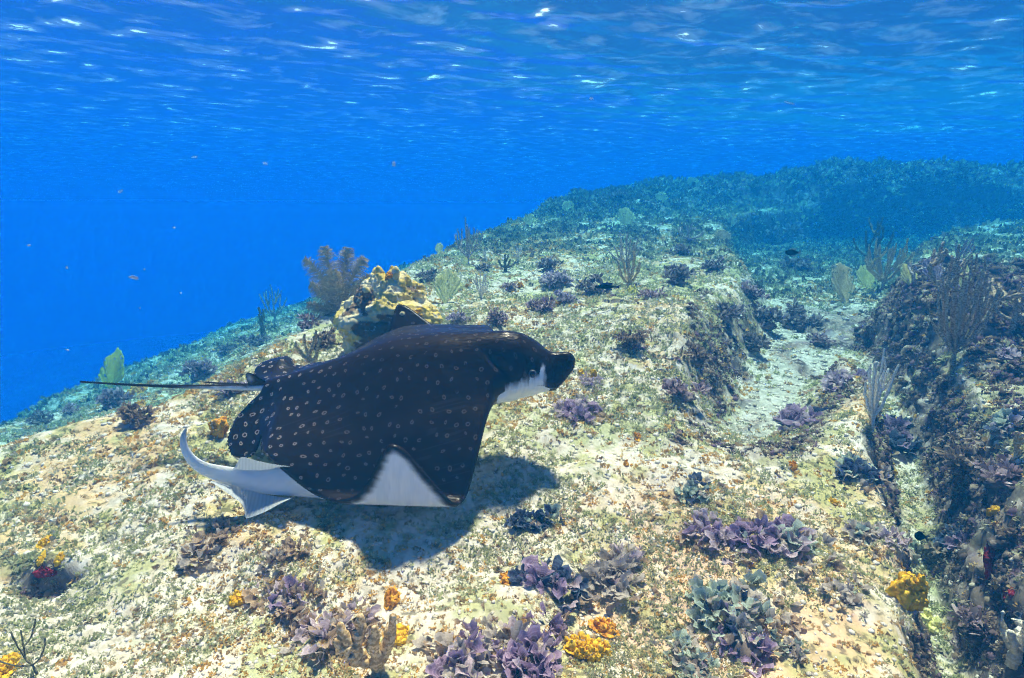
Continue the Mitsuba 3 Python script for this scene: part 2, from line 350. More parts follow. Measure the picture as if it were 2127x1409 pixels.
# pale belly: under side inside the dark rim, and the cheeks
ragged = meshkit.fbm(np.stack([fx * 30 + fu * 90, fu * 30, 0 * fx], -1), 3, 5)
belly = sstep(.012, .05, rim - .03 * (ragged - .4))
tipz = np.abs(fu) > .55
belly = np.where(tipz, sstep(.008, .034, rim + .013 * (ragged - .6)), belly)
belly = np.where(fx < -.53, sstep(.0, .02, rim), belly)
belly = np.where((fx > .36) & (fx < .575) & (np.abs(fu) < .2), 1.0, belly)
belly = belly * sstep(.575, .555, fx)
ray_uv = np.vstack([flat, np.stack([np.where(fx[n_edge:] > .565, -1.0, belly[n_edge:]), 10 + 0 * fx[n_edge:]], -1)])
def skin_spots(p, n, uv):
    u, v = uv.x, uv.y
    far = tss(.05, .5, -v)
    s = 1.0 / .050
    wu, wv = tnoise(u * 30, v * 30, 5.0) - .5, tnoise(u * 30 + 9, v * 30, 6.0) - .5
    x, y = (u + .008 * wu) * s, (v + .008 * wv) * s * 1.1 + 30.0
    ring = mi.Float(0)
    for i_ in (-1, 0, 1):
        for j_ in (-1, 0, 1):
            cy = dr.floor(y) + j_
            sh = .5 * (cy - 2 * dr.floor(cy * .5))
            cx = dr.floor(x - sh) + i_
            k1, k2, k3 = mikit.cell_rand(cx, cy, 1), mikit.cell_rand(cx, cy, 2), mikit.cell_rand(cx, cy, 3)
            dx, dy = x - (cx + sh + .5 + .5 * (k1 - .5)), y - (cy + .5 + .5 * (k2 - .5))
            an = k3 * 6.3
            ex, ey = dx * dr.cos(an) + dy * dr.sin(an), (dy * dr.cos(an) - dx * dr.sin(an)) * (1.1 + .5 * k1)
            d_ = dr.sqrt(ex * ex + ey * ey)
            rad = (.078 + .065 * k2) * (1 + .5 * tss(-.38, -.58, u))
            line = .034 + .016 * k1
            one = tss(line + .035, line * .4, dr.abs(d_ - rad)) * tss(.03, .05, k3)
            ring = dr.maximum(ring, one)
    gaps = tss(.08, .32, tnoise(u * 80 + 3, v * 80, 8.0))
    ring = ring * gaps * (.16 + .84 * tss(.15, .58, -u)) * tss(.60, .5, u)
    base = mix((.009, .005, .003), (.018, .010, .006), tfbm(u * 9, v * 14, 1.0, 3))
    scr = tss(.74, .8, tnoise(u * 9, v * 160 + u * 40, 3.0)) * tss(.6, .75, tnoise(u * 5, v * 7, 9.0))
    base = mix(base, (.05, .045, .05), scr * .15)
    return mix(base, (.40, .31, .26), ring * .9)
def pale_part(p, n, uv):
    u, v = uv.x, uv.y
    w = dr.abs(v)
    k = .5 * (tnoise(u * 160 + v * 60, v * 60, 4.0) - .5)
    hw = dr.select(u > .40, .148 - (u - .40) * .33, .148 + (.40 - u) * 1.6)
    t = .004 + .035 * tss(.525, .55, u) - .006 * tss(.42, .36, u) + .02 * k
    cheek = tss(t + .010, t - .004, hw - w) * tss(.352, .375, u) * tss(.560, .540, u + .02 * k)
    return dr.select(v < 1, cheek, dr.select(v < 9.5, tss(.36, .40, u), u))
def belly_skin(p, n, uv):
    a = tfbm(p.x * 120 + p.y * 30, p.z * 22, 2.0, 3)
    return mix((.62, .65, .68), (.80, .80, .79), a)
def skin_relief(p, n, uv):
    return tfbm(p.x * 38, p.y * 110, p.z * 110, 3) * .6 + tfbm(p.x * 9, p.y * 16, p.z * 16, 2)
scene['ray_back'] = {'type': 'bumpmap', 'arbitrary': mikit.proc(skin_relief), 'scale': .004, 'bsdf': {'type': 'principled', 'base_color': mikit.proc(skin_spots), 'roughness': .30, 'specular': .17}}
scene['ray_belly'] = {'type': 'principled', 'base_color': mikit.proc(belly_skin), 'roughness': .5, 'specular': .4}
scene['ray_skin'] = {'type': 'twosided', 'b': {'type': 'blendbsdf', 'weight': mikit.proc(pale_part), 'a': {'type': 'ref', 'id': 'ray_back'}, 'c': {'type': 'ref', 'id': 'ray_belly'}}}
scene['black_skin'] = {'type': 'principled', 'base_color': rgb(.012, .011, .014), 'roughness': .35}
scene['eye_gloss'] = {'type': 'principled', 'base_color': rgb(.006, .006, .010), 'roughness': .08, 'specular': .6}
scene['eye_ring'] = {'type': 'principled', 'base_color': rgb(.10, .10, .11), 'roughness': .3}
scene['pale_fin_skin'] = {'type': 'principledthin', 'base_color': VC, 'diff_trans': 1.0, 'roughness': .5, 'spec_trans': 0.0}
scene['pale_fish_skin'] = {'type': 'twosided', 'b': {'type': 'principled', 'base_color': VC, 'roughness': .38, 'specular': .5}}

sr = thing('spotted_ray', 'large black ray with pale ring spots gliding over the reef', 'ray')
obj('body', (ray_v, ray_f), 'ray_skin', sr, smooth=True, uv=ray_uv)
for sgn in (1, -1):
    c = ray_world(.505, sgn * .100, .036)[0]
    out = c - ray_world(.505, sgn * .05, -.0)[0]; out /= np.linalg.norm(out)
    r_, f_ = blob(3, .0135, .0, 1, 1)
    e = obj('eye', (r_ + c, f_), 'eye_gloss', sr)
    rr = trimesh.creation.torus(.0125, .0035, 24, 10)
    m = trimesh.geometry.align_vectors([0, 0, 1], out); m[:3, 3] = c + out * .006
    rr.apply_transform(m)
    obj('rim', (rr.vertices, rr.faces), 'eye_ring', e)
# tail: flattened whip, white below at its root
tl = np.linspace(0, 1, 60)
tail_x = -.44 - .84 * tl
tail_c = ray_world(tail_x, 0 * tl + 1e-6, -.030 + .06 * tl + .10 * tl ** 2.2)
tr = .022 * (1 - tl) ** 2.0 + .0042
tv, tf = tube(tail_c, tr, 14)
side = RAY_M[:3, 2] * .75 - RAY_M[:3, 1] * -.45
side /= np.linalg.norm(side)
off = np.r_[np.repeat(tail_c, 14, 0), tail_c[:1], tail_c[-1:]]
hgt = ((tv - off) @ side) / (np.linalg.norm(tv - off, axis=1) + 1e-9)
tt = np.r_[np.repeat(tl, 14), 0, 1]
tm = .9 * sstep(.0, -.35, hgt + .3 * (meshkit.noise(np.stack([tt * 40, 0 * tt, 0 * tt], -1), 3) - .5)) * sstep(.62, .40, tt)
obj('tail', (tv, tf), 'ray_skin', sr, uv=np.stack([tm, tt * 0 + 10], -1))
def fin_plate(outline2, frame, thick, bsdf, parent, name, color=None, up=None):
    """a thin fin: outline in a plane given by (origin, ax, ay), thinned towards its edge"""
    o, ax, ay = (np.asarray(v, float) for v in frame)
    ax = ax / np.linalg.norm(ax); ay = ay / np.linalg.norm(ay); nn = np.cross(ax, ay); nn /= np.linalg.norm(nn)
    pl = Polygon(smooth_line(outline2 + [outline2[0]], 120)[:-1]).buffer(0)
    st = math.sqrt(pl.area) / 14
    ep = np.array(shapely.segmentize(pl.exterior, st).coords)[:-1]
    x0, y0, x1, y1 = pl.bounds
    a, b = np.meshgrid(np.arange(x0, x1, st), np.arange(y0, y1, st))
    lp = np.stack([a.ravel(), b.ravel()], 1); lp = lp[shapely.contains_xy(pl.buffer(-st * .5), lp[:, 0], lp[:, 1])]
    pts = np.vstack([ep, lp]); t3 = Delaunay(pts).simplices; c3 = pts[t3].mean(1); t3 = t3[shapely.contains_xy(pl, c3[:, 0], c3[:, 1])]
    w1, w2 = pts[t3[:, 1]] - pts[t3[:, 0]], pts[t3[:, 2]] - pts[t3[:, 0]]
    neg = w1[:, 0] * w2[:, 1] - w1[:, 1] * w2[:, 0] < 0
    t3[neg] = t3[neg][:, ::-1]
    d = shapely.distance(pl.exterior, shapely.points(pts)); d[:len(ep)] = 0
    hh = np.minimum(d * .35, thick)
    P2 = lambda s: o + pts[:, :1] * ax + pts[:, 1:] * ay + (s * hh)[:, None] * nn
    n = len(pts); low = np.arange(n); low[len(ep):] = n + np.arange(n - len(ep))
    v = np.vstack([P2(1), P2(-1)[len(ep):]]); f = np.vstack([t3, low[t3][:, ::-1]])
    return v, f, np.vstack([pts, pts[len(ep):]])
df = ray_world(-.60, 0, -.004)[0]
fr = (df, RAY_M[:3, 0], RAY_M[:3, 2] * .95 - RAY_M[:3, 1] * .25)
dv, dfc, dp = fin_plate([(.05, -.005), (0, .035), (-.02, .058), (-.042, .068), (-.058, .055), (-.060, .02), (-.058, -.005)], fr, .004, None, sr, 'dorsal_fin')
dm = .55 * np.exp(-(((dp[:, 0] + .042) / .012) ** 2 + ((dp[:, 1] - .042) / .016) ** 2))
obj('dorsal_fin', (dv, dfc), 'ray_skin', sr, uv=np.stack([dm, dm * 0 + 10], -1))
for k, (a0, ln) in enumerate(((.70, .12), (.68, .17))):
    p = ray_world([-a0, -a0 - ln * .5, -a0 - ln], [1e-6] * 3, [.022, .036 + .006 * k, .052 + .016 * k])
    obj('tail_spine', tube(p, [.004, .003, .001], 6), 'black_skin', sr)

# ------------------------------------------------------------------ the pale fish under the ray
def fish_loft(cl, hh, ww, ups, n=20):
    cl = np.asarray(cl, float); t = np.gradient(cl, axis=0); t /= np.linalg.norm(t, axis=1, keepdims=True)
    ups = ups - (ups * t).sum(1, keepdims=True) * t; ups /= np.linalg.norm(ups, axis=1, keepdims=True)
    s = np.cross(t, ups); an = np.arange(n) * 2 * np.pi / n
    v = cl[:, None] + hh[:, None, None] * np.sin(an)[None, :, None] * ups[:, None] + ww[:, None, None] * np.cos(an)[None, :, None] * s[:, None]
    i, j = np.meshgrid(np.arange(len(cl) - 1), np.arange(n), indexing='ij')
    q_ = np.stack([i * n + j, i * n + (j + 1) % n, (i + 1) * n + (j + 1) % n, (i + 1) * n + j], -1).reshape(-1, 4)
    f = np.vstack([q_[:, [0, 1, 2]], q_[:, [0, 2, 3]]]); m = len(cl) * n
    v = np.vstack([v.reshape(-1, 3), cl[:1], cl[-1:]]); k = np.arange(n); l = (len(cl) - 1) * n
    f = np.vstack([f, np.stack([k * 0 + m, (k + 1) % n, k], 1), np.stack([k * 0 + m + 1, l + k, l + (k + 1) % n], 1)])
    return v, f, np.r_[np.tile(np.sin(an), len(cl)), 0, 0]
from scipy.interpolate import CubicSpline
RY = 1.95
ctl = [(955, 985, RY + .10, 8, 6), (925, 988, RY + .09, 24, 20), (870, 995, RY + .06, 40, 30), (790, 1001, RY + .03, 44, 30), (700, 1000, RY, 38, 24), (620, 998, RY, 32, 20), (540, 1000, RY, 24, 14), (480, 990, RY, 19, 10), (430, 976, RY, 14, 6), (400, 957, RY + .01, 11, 4), (384, 932, RY + .02, 8, 3), (381, 908, RY + .03, 5.5, 2.2), (387, 890, RY + .04, 1.5, 1)]
P3 = np.array([at(a, b, c) for a, b, c, _, _ in ctl]); sc = RY / F
tt_ = np.arange(len(ctl)); ts = np.linspace(0, len(ctl) - 1, 110)
cl = CubicSpline(tt_, P3)(ts); hh_ = np.interp(ts, tt_, [c[3] * sc * 1.22 for c in ctl]); ww_ = np.interp(ts, tt_, [c[4] * sc for c in ctl])
tv_ = np.gradient(cl, axis=0); ups = np.cross(tv_, np.tile([0, 1.0, 0], (len(cl), 1))); ups *= np.where((ups[:, 2:] < 0) & (ts[:, None] < 8), 1, 1)
if ups[20, 2] < 0: ups = -ups
fv, ff, fs = fish_loft(cl, hh_, ww_, ups)
pf = thing('pale_fish', 'pale silvery white fish swimming half hidden under the wing of the ray', 'fish')
mott = meshkit.fbm(fv * 40, 3, 3)
fcol = np.clip(.66 + .14 * (mott - .5)[:, None] + .08 * (-fs)[:, None] * np.array([.6, .8, 1]), 0, 1) * np.array([.95, .98, 1.02])
ext = np.r_[np.repeat(ts, 20), 0, 12]
fcol *= (1 - .45 * sstep(9.3, 12, ext) )[:, None]
obj('body', (fv, ff), 'pale_fish_skin', pf, color=np.clip(fcol, 0, 1))
def fish_fin(rootpx, outpx, yr, yo, name, rays=22, dark=(0, 0)):
    """a soft fin between its root line and its outer line, pleated into rays"""
    n, m = 90, 10
    a = smooth_line(rootpx, n); b = smooth_line(outpx, n)
    r = np.linspace(0, 1, m)
    px = a[:, None] * (1 - r[None, :, None]) + b[:, None] * r[None, :, None]
    yd = yr + (yo - yr) * r[None] + 0.0012 * np.sin(np.linspace(0, rays * 2 * np.pi, n))[:, None] * r[None] ** .7
    v = np.array([[at(px[i, j, 0], px[i, j, 1], yd[i, j]) for j in range(m)] for i in range(n)])
    back = v + np.array([0, .004, 0]) * (1 - r[None, :, None] * .8)
    i, j = np.meshgrid(np.arange(n - 1), np.arange(m - 1), indexing='ij')
    q_ = np.stack([i * m + j, i * m + j + 1, (i + 1) * m + j + 1, (i + 1) * m + j], -1).reshape(-1, 4)
    col = np.clip(.70 + .05 * np.sin(np.linspace(0, rays * 2 * np.pi, n))[:, None, None] + 0 * v, 0, 1) * np.array([.93, .98, 1.03])
    vv = np.vstack([v.reshape(-1, 3), back.reshape(-1, 3)])
    f = np.vstack([q_, q_[:, ::-1] + n * m])
    return obj(name, (vv, f), 'pale_fin_skin', pf, color=np.clip(np.vstack([col.reshape(-1, 3)] * 2), 0, 1))
fish_fin([(440, 1000), (500, 1014), (560, 1030), (600, 1036)], [(436, 1001), (480, 1030), (505, 1052), (512, 1077), (545, 1066), (585, 1045), (604, 1036)], RY - .02, RY - .10, 'anal_fin')
fish_fin([(478, 976), (520, 977), (560, 975), (600, 970)], [(492, 970), (496, 955), (502, 950), (535, 958), (575, 966), (602, 969)], RY - .005, RY - .03, 'dorsal_fin', 18)
fish_fin([(415, 962), (440, 972), (465, 977), (485, 978)], [(412, 960), (440, 968), (466, 975), (486, 976)], RY - .02, RY - .03, 'fin_edge', 4)

# ------------------------------------------------------------------ turf, rubble: what nobody could count
def blade_pool(n, kind, seed):
    """n small tuft shapes (unit size, z up), each a handful of little blades"""
    g = np.random.default_rng(seed); out = []
    for _ in range(n):
        k = {'tuft': 9, 'curl': 7}[kind]; vs, fs = [], []
        for j in range(k):
            az, el = g.uniform(0, 2 * np.pi), g.uniform(.1, 1.3)
            L, w = g.uniform(.35, 1.0), g.uniform(.12, .28) if kind == 'tuft' else g.uniform(.25, .5)
            d = np.array([math.cos(az) * math.cos(el), math.sin(az) * math.cos(el), math.sin(el)])
            s_ = np.cross(d, g.normal(size=3)); s_ /= np.linalg.norm(s_)
            b = np.array([g.uniform(-.7, .7), g.uniform(-.7, .7), -.1])
            e = b + d * L + g.normal(size=3) * .1
            vs += [b - s_ * w * .5, b + s_ * w * .5, e + s_ * w, e - s_ * w]
            o = j * 4; fs += [(o, o + 1, o + 2), (o, o + 2, o + 3)]
        out.append((np.array(vs), np.array(fs)))
    return out

def scatter(name, label, pool, pts, nrms, size, cols, var, seed, skin='fluff'):
    g = np.random.default_rng(seed); V, Fc, C, n0 = [], [], [], 0
    pick = g.integers(0, len(pool), len(pts))
    for k, (v, f) in enumerate(pool):
        m = np.where(pick == k)[0]
        if not len(m): continue
        nn = nrms[m]; a = np.cross(nn, g.normal(size=nn.shape)); a /= np.linalg.norm(a, axis=1, keepdims=True); b = np.cross(nn, a)
        B = np.stack([a, b, nn], -1) * size[m, None, None]
        vv = np.einsum('nij,kj->nki', B, v) + pts[m][:, None]
        lift = np.clip(.75 + .45 * v[:, 2], .5, 1.3)
        cc = cols[m][:, None] * (1 + var * g.normal(size=(len(m), len(v), 1))) * (0 * lift[None, :, None] + 1)
        V.append(vv.reshape(-1, 3)); C.append(np.clip(cc, .01, .9).reshape(-1, 3))
        Fc.append((f[None] + (np.arange(len(m)) * len(v))[:, None, None] + n0).reshape(-1, 3)); n0 += len(m) * len(v)
    scene[name] = mikit.ply((np.vstack(V), np.vstack(Fc)), skin, smooth=True, color=np.vstack(C))
    tag(name, label, kind='stuff')

core = slice(39, 39 + 720)
r0, r1 = 29, 29 + 470
cP, cN = P[r0:r1, core], nrm[r0:r1, core]
cR, cS = g_rock[r0:r1, core], g_sand[r0:r1, core]
cr_ = np.hypot(cP[..., 0], cP[..., 1])
pN = np.cross(np.gradient(cP, axis=1), np.gradient(cP, axis=0)); pN *= np.sign((pN * cN).sum(-1, keepdims=True)); pN /= np.linalg.norm(pN, axis=-1, keepdims=True) + 1e-12
cN = pN + [0, 0, .5]; cN /= np.linalg.norm(cN, axis=-1, keepdims=True)

def sample(n, weight, seed):
    g = np.random.default_rng(seed); w = np.clip(weight, 0, None).ravel(); w = w / w.sum()
    i = g.choice(len(w), n, p=w)
    return i, g
flatP, flatN, flatR, flatr = cP.reshape(-1, 3), cN.reshape(-1, 3), cR.ravel(), cr_.ravel()
_d, _v, _s = along(EDGE, cP[..., 0], cP[..., 1]); outside = np.where(_s > 0, _d, 0)
patch = meshkit.fbm(cP * 2.2, 3, 71); fine = meshkit.fbm(cP * 9, 3, 72); warmth = meshkit.fbm(cP * 1.3 + 5, 3, 73)
near_w = np.clip(cr_ / 1.4, .3, 1.0) ** 1.0
pool_a, pool_b = blade_pool(14, 'tuft', 1), blade_pool(14, 'curl', 2)
pale = np.array([(.60, .55, .47), (.52, .47, .37), (.66, .62, .54)])
green = np.array([(.46, .49, .26), (.53, .53, .34), (.58, .56, .43), (.38, .40, .22)])
brown = np.array([(.72, .46, .15), (.58, .42, .22), (.76, .60, .34), (.38, .27, .15)])
dark = np.array([(.18, .13, .11), (.34, .25, .18), (.25, .17, .23), (.52, .43, .33), (.10, .08, .08)])

i, g = sample(36000, sstep(.42, .60, .62 * patch + .38 * fine) * (1 - .8 * cS) * (1 - .7 * cR) * near_w + .02, 11)
scatter('green_turf', 'short fuzzy green and grey turf algae on the pale reef', pool_a, flatP[i], flatN[i], .0072 * flatr[i] ** .8 * g.uniform(.5, 1.6, len(i)), green[g.integers(0, 4, len(i))], .15, 12)
i, g = sample(20000, sstep(.44, .62, .45 * warmth + .55 * fine[::-1]) * (1 - .8 * cS) * (1 - .6 * cR) * near_w + .015, 13)
scatter('brown_turf', 'tan and brown turf algae in patches over the pale reef', pool_b, flatP[i], flatN[i], .0066 * flatr[i] ** .8 * g.uniform(.5, 1.5, len(i)), brown[g.integers(0, 4, len(i))], .15, 14)
i, g = sample(16000, (1 - .5 * cR) * near_w * (.3 + fine + 1.2 * cS), 15)
nod = [blob(0, 1.0, 1.0, 1.3, 100 + k, (1, 1, .7)) for k in range(10)]
scatter('pale_rubble', 'pale coral rubble and crumbs of shell scattered on the reef', nod, flatP[i], flatN[i], 0.0026 * flatr[i] ** .85 * g.uniform(.5, 1.7, len(i)) ** 1.6, pale[g.integers(0, 3, len(i))], .06, 16, 'crumbs')
i, g = sample(34000, np.clip(cR - .35, 0, 1) * (1 - cS) ** 2 * sstep(.36, .62, fine * .5 + patch * .5) * (cr_ < 9), 17)
scatter('rock_growth', 'dark purple and brown crust growth covering the rock faces', pool_a + pool_a + nod, flatP[i], flatN[i], .0055 * flatr[i] ** .8 * g.uniform(.4, 1.6, len(i)), dark[g.integers(0, 5, len(i))], .2, 18)
i, g = sample(11000, (sstep(6.0, 9, cr_)) * (.03 + sstep(.50, .62, .5 * fine + .5 * patch) + .6 * cR) * (1 - .75 * sstep(0, .4, outside)), 19)
far_c = np.array([(.13, .15, .11), (.25, .29, .18), (.36, .38, .26), (.14, .14, .14)])
scatter('far_growth', 'bushy growth on the far reef fading into the blue', pool_a, flatP[i], flatN[i], (.0072 * np.minimum(flatr[i], 18)) * g.uniform(.5, 1.7, len(i)), far_c[g.integers(0, 4, len(i))], .15, 20)

# ------------------------------------------------------------------ leafy algae, one blade at a time
def leaf_mesh(seed, nr=5, na=11):
    g = np.random.default_rng(seed)
    r, a = np.meshgrid(np.linspace(.06, 1, nr), np.linspace(-1, 1, na), indexing='ij')
    spread = g.uniform(.75, 1.15); rag = 1 + (.16 * np.sin(a * g.uniform(5, 8) + g.uniform(0, 6)) + .10 * np.sin(a * g.uniform(11, 15))) * r ** 2 - .18 * a ** 2
    wid = (.45, 1, 1, .7, 1, 1.1, .35, .9, 1)[seed % 9]; x = wid * r * rag * np.sin(a * spread); y = r * rag * np.cos(a * spread)
    z = g.uniform(-.15, .35) * r ** 2 + .14 * r ** 1.5 * np.sin(a * g.uniform(4, 7) + g.uniform(0, 6)) + .10 * g.uniform(-1, 1) * a * r + .25 * g.uniform(0, 1) * a ** 2 * r
    i = np.arange(nr - 1)[:, None] * na + np.arange(na - 1)[None]
    f = np.stack([i, i + 1, i + na + 1, i + na], -1).reshape(-1, 4)
    return np.stack([x, y, z], -1).reshape(-1, 3), f, np.stack([r.ravel(), a.ravel()], 1)
LEAVES = []
for k in range(9):
    v, f, uv = leaf_mesh(200 + k)
    LEAVES.append({k2: v2 for k2, v2 in mikit.ply((v, f), None, smooth=True, uv=uv).items()})
def leaf_skin(key, inner, outer, edge):
    def fn(p, n, uv):
        r = mi.Float(uv.x)
        w = tnoise(uv.y * 3, r * 4, 3.0)
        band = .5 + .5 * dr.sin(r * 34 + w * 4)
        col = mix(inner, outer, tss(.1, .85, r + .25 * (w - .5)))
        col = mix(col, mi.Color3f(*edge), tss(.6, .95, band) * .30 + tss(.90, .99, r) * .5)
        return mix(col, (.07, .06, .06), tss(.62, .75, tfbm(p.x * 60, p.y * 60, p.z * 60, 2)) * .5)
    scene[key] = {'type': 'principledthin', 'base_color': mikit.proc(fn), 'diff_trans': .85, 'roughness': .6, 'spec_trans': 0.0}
leaf_skin('leaf_purple', (.05, .03, .06), (.36, .25, .40), (.72, .60, .74))
leaf_skin('leaf_lilac', (.10, .06, .07), (.56, .45, .52), (.88, .80, .84))
leaf_skin('leaf_teal', (.08, .08, .06), (.46, .56, .46), (.80, .88, .80))
leaf_skin('leaf_navy', (.03, .03, .05), (.07, .09, .18), (.22, .32, .42))
leaf_skin('leaf_brown', (.16, .10, .05), (.50, .36, .24), (.70, .58, .46))
leaf_skin('leaf_grey', (.18, .14, .11), (.54, .48, .43), (.72, .66, .60))

def slope_at(x, y):
    h = .06
    z = seabed(np.array([x, x + h, x - h, x, x]), np.array([y, y, y, y + h, y - h]))[0]
    n = np.array([-(z[1] - z[2]) / (2 * h), -(z[3] - z[4]) / (2 * h), 1.0]); n[:2] = np.clip(n[:2], -1.2, 1.2)
    return n / np.linalg.norm(n)

def leafy(label, u, v, r_px, n, skins, size=.28, group=None, seed=0):
    g = np.random.default_rng(1000 + seed)
    c = ground(u, v + .35 * r_px); dist = np.linalg.norm(c - [0, 0, EYE]); Rm = 1.0 * r_px / F * dist
    up = slope_at(c[0], c[1]) + [0, 0, .6]; up /= np.linalg.norm(up)
    t = thing('leafy_alga', label, 'alga', group)
    a0 = np.cross(up, [.3, .9, .1]); a0 /= np.linalg.norm(a0); b0 = np.cross(up, a0)
    nl = 3 if r_px < 60 else 5
    lob = [(g.uniform(.25, .75) * (j > 0), g.uniform(0, 2 * np.pi), g.uniform(.45, .8), g.integers(0, len(skins))) for j in range(nl)]
    for k in range(int(n * 2.1)):
        lr, la, ls, lk = lob[g.integers(0, nl)]
        rad = math.sqrt(g.uniform(0, 1)); az = g.uniform(0, 2 * np.pi)
        lat = a0 * math.cos(az) + b0 * math.sin(az)
        base = c + (a0 * math.cos(la) + b0 * math.sin(la)) * lr * Rm + lat * rad * Rm * .55 * ls + up * Rm * (.50 * ls * (1 - rad ** 2) * g.uniform(0, 1) - .05)
        d = lat * (rad * 1.0 + .35) + up * g.uniform(-.15, .85) + g.normal(size=3) * .45; d /= np.linalg.norm(d)
        face = up * 1.0 - lat * .1 + g.normal(size=3) * .6
        s_ = np.cross(d, face); s_ /= np.linalg.norm(s_); nn = np.cross(s_, d)
        L = Rm * size * g.uniform(.5, 1.4) * (.7 if k > n * 1.5 else 1)
        if k > n * 1.5: base = c + lat * Rm * g.uniform(.6, 1.05) - up * Rm * .02
        m = np.eye(4); m[:3, 0], m[:3, 1], m[:3, 2], m[:3, 3] = s_ * L * g.uniform(.7, 1.15), d * L, nn * L, base
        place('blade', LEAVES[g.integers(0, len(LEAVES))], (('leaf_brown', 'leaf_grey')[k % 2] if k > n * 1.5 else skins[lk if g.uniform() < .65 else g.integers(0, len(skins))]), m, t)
    hold, hf = blob(2, Rm * .40, .5, 1.5, seed, (1, 1, .5))
    obj('holdfast', (hold + c - up * Rm * .08, hf), 'reef_rock', t, smooth=True)
    return t

P_, L_, E_, N_, B_2, G_ = 'leaf_purple', 'leaf_lilac', 'leaf_teal', 'leaf_navy', 'leaf_brown', 'leaf_grey'
LEAFY = [
    ('violet leafy alga at the bottom edge left of the bright yellow sponge', 985, 1325, 92, 74, (P_, P_, L_, G_)),
    ('violet leafy alga behind the long yellow crust at the bottom', 1120, 1330, 88, 66, (P_, L_, P_)),
    ('dark purple leafy alga with pale edges just in front of the shadow of the ray', 1135, 1185, 88, 78, (P_, N_, P_, L_)),
    ('tall grey lilac leafy alga beside the dark purple one in the foreground', 1285, 1170, 84, 58, (G_, L_, G_)),
    ('lilac rosette of ruffled leaves right of the middle of the foreground', 1490, 1095, 66, 62, (L_, L_, P_)),
    ('large purple leafy alga with ruffled tips at the right of the lilac rosette', 1625, 1110, 84, 84, (P_, L_, P_, E_)),
    ('pale green grey leafy alga below the large purple one', 1540, 1225, 80, 56, (E_, G_, E_)),
    ('dark centred leafy alga with pale leaves at the lower right of the foreground', 1545, 1305, 88, 66, (P_, G_, N_, E_)),
    ('teal green leafy alga at the bottom edge below the dark centred one', 1445, 1365, 72, 52, (E_, E_, G_)),
    ('small navy blue leafy alga at the right edge of the shadow of the ray', 1108, 1068, 58, 66, (N_, N_, N_, E_)),
    ('blue grey leafy alga above the lilac rosette', 1452, 1012, 50, 50, (E_, G_, N_)),
    ('brown purple leafy alga at the lower left of the foreground', 600, 1225, 66, 60, (B_2, P_, L_)),
    ('pale lilac leafy alga behind the thick tan sea rod at the bottom', 690, 1285, 80, 62, (L_, L_, G_, B_2)),
    ('tan and white leafy alga on the pale reef below the pale fish', 440, 1112, 56, 52, (B_2, G_, B_2)),
    ('ochre leafy tuft left of the shadow of the ray', 592, 1140, 46, 40, (B_2, B_2, G_)),
    ('grey lilac bushy alga right below the snout of the ray', 1195, 838, 62, 84, (L_, P_, G_)),
    ('lilac alga on the reef in front of the snout of the ray', 1218, 785, 36, 44, (L_, G_)),
    ('dark purple alga on the right lip of the sandy gully', 1665, 858, 72, 84, (P_, P_, L_, N_)),
    ('purple alga at the foot of the dark buttress by the gully', 1738, 786, 48, 60, (P_, L_)),
    ('dark plum alga behind the bare white sea rod', 1856, 885, 62, 70, (N_, P_, N_)),
    ('grey green alga on the ledge left of the cleft', 1765, 965, 58, 64, (G_, E_, N_)),
    ('pale lilac leafy alga on the edge of the cleft', 1815, 1100, 48, 46, (G_, L_, E_)),
    ('teal leafy alga hanging on the edge of the cleft by the blue fish', 1880, 1130, 46, 50, (E_, G_)),
    ('navy blue alga on the right side of the cleft', 1985, 1105, 44, 52, (N_, N_, P_)),
    ('few pale green leaves on bare sand at the lower right', 1765, 1225, 44, 22, (E_, G_)),
    ('pale blue leafy alga at the right edge of the picture', 2085, 885, 48, 46, (E_, N_, L_)),
    ('blue purple alga high on the right wall under the tall sea rod', 2095, 735, 40, 44, (P_, L_)),
    ('pale green leafy alga at the bottom edge right of the teal one', 1655, 1345, 40, 24, (E_, G_)),
]
for k, (lab, u, v, r_, n, sk) in enumerate(LEAFY):
    leafy(lab, u, v, r_, n, sk, seed=k)

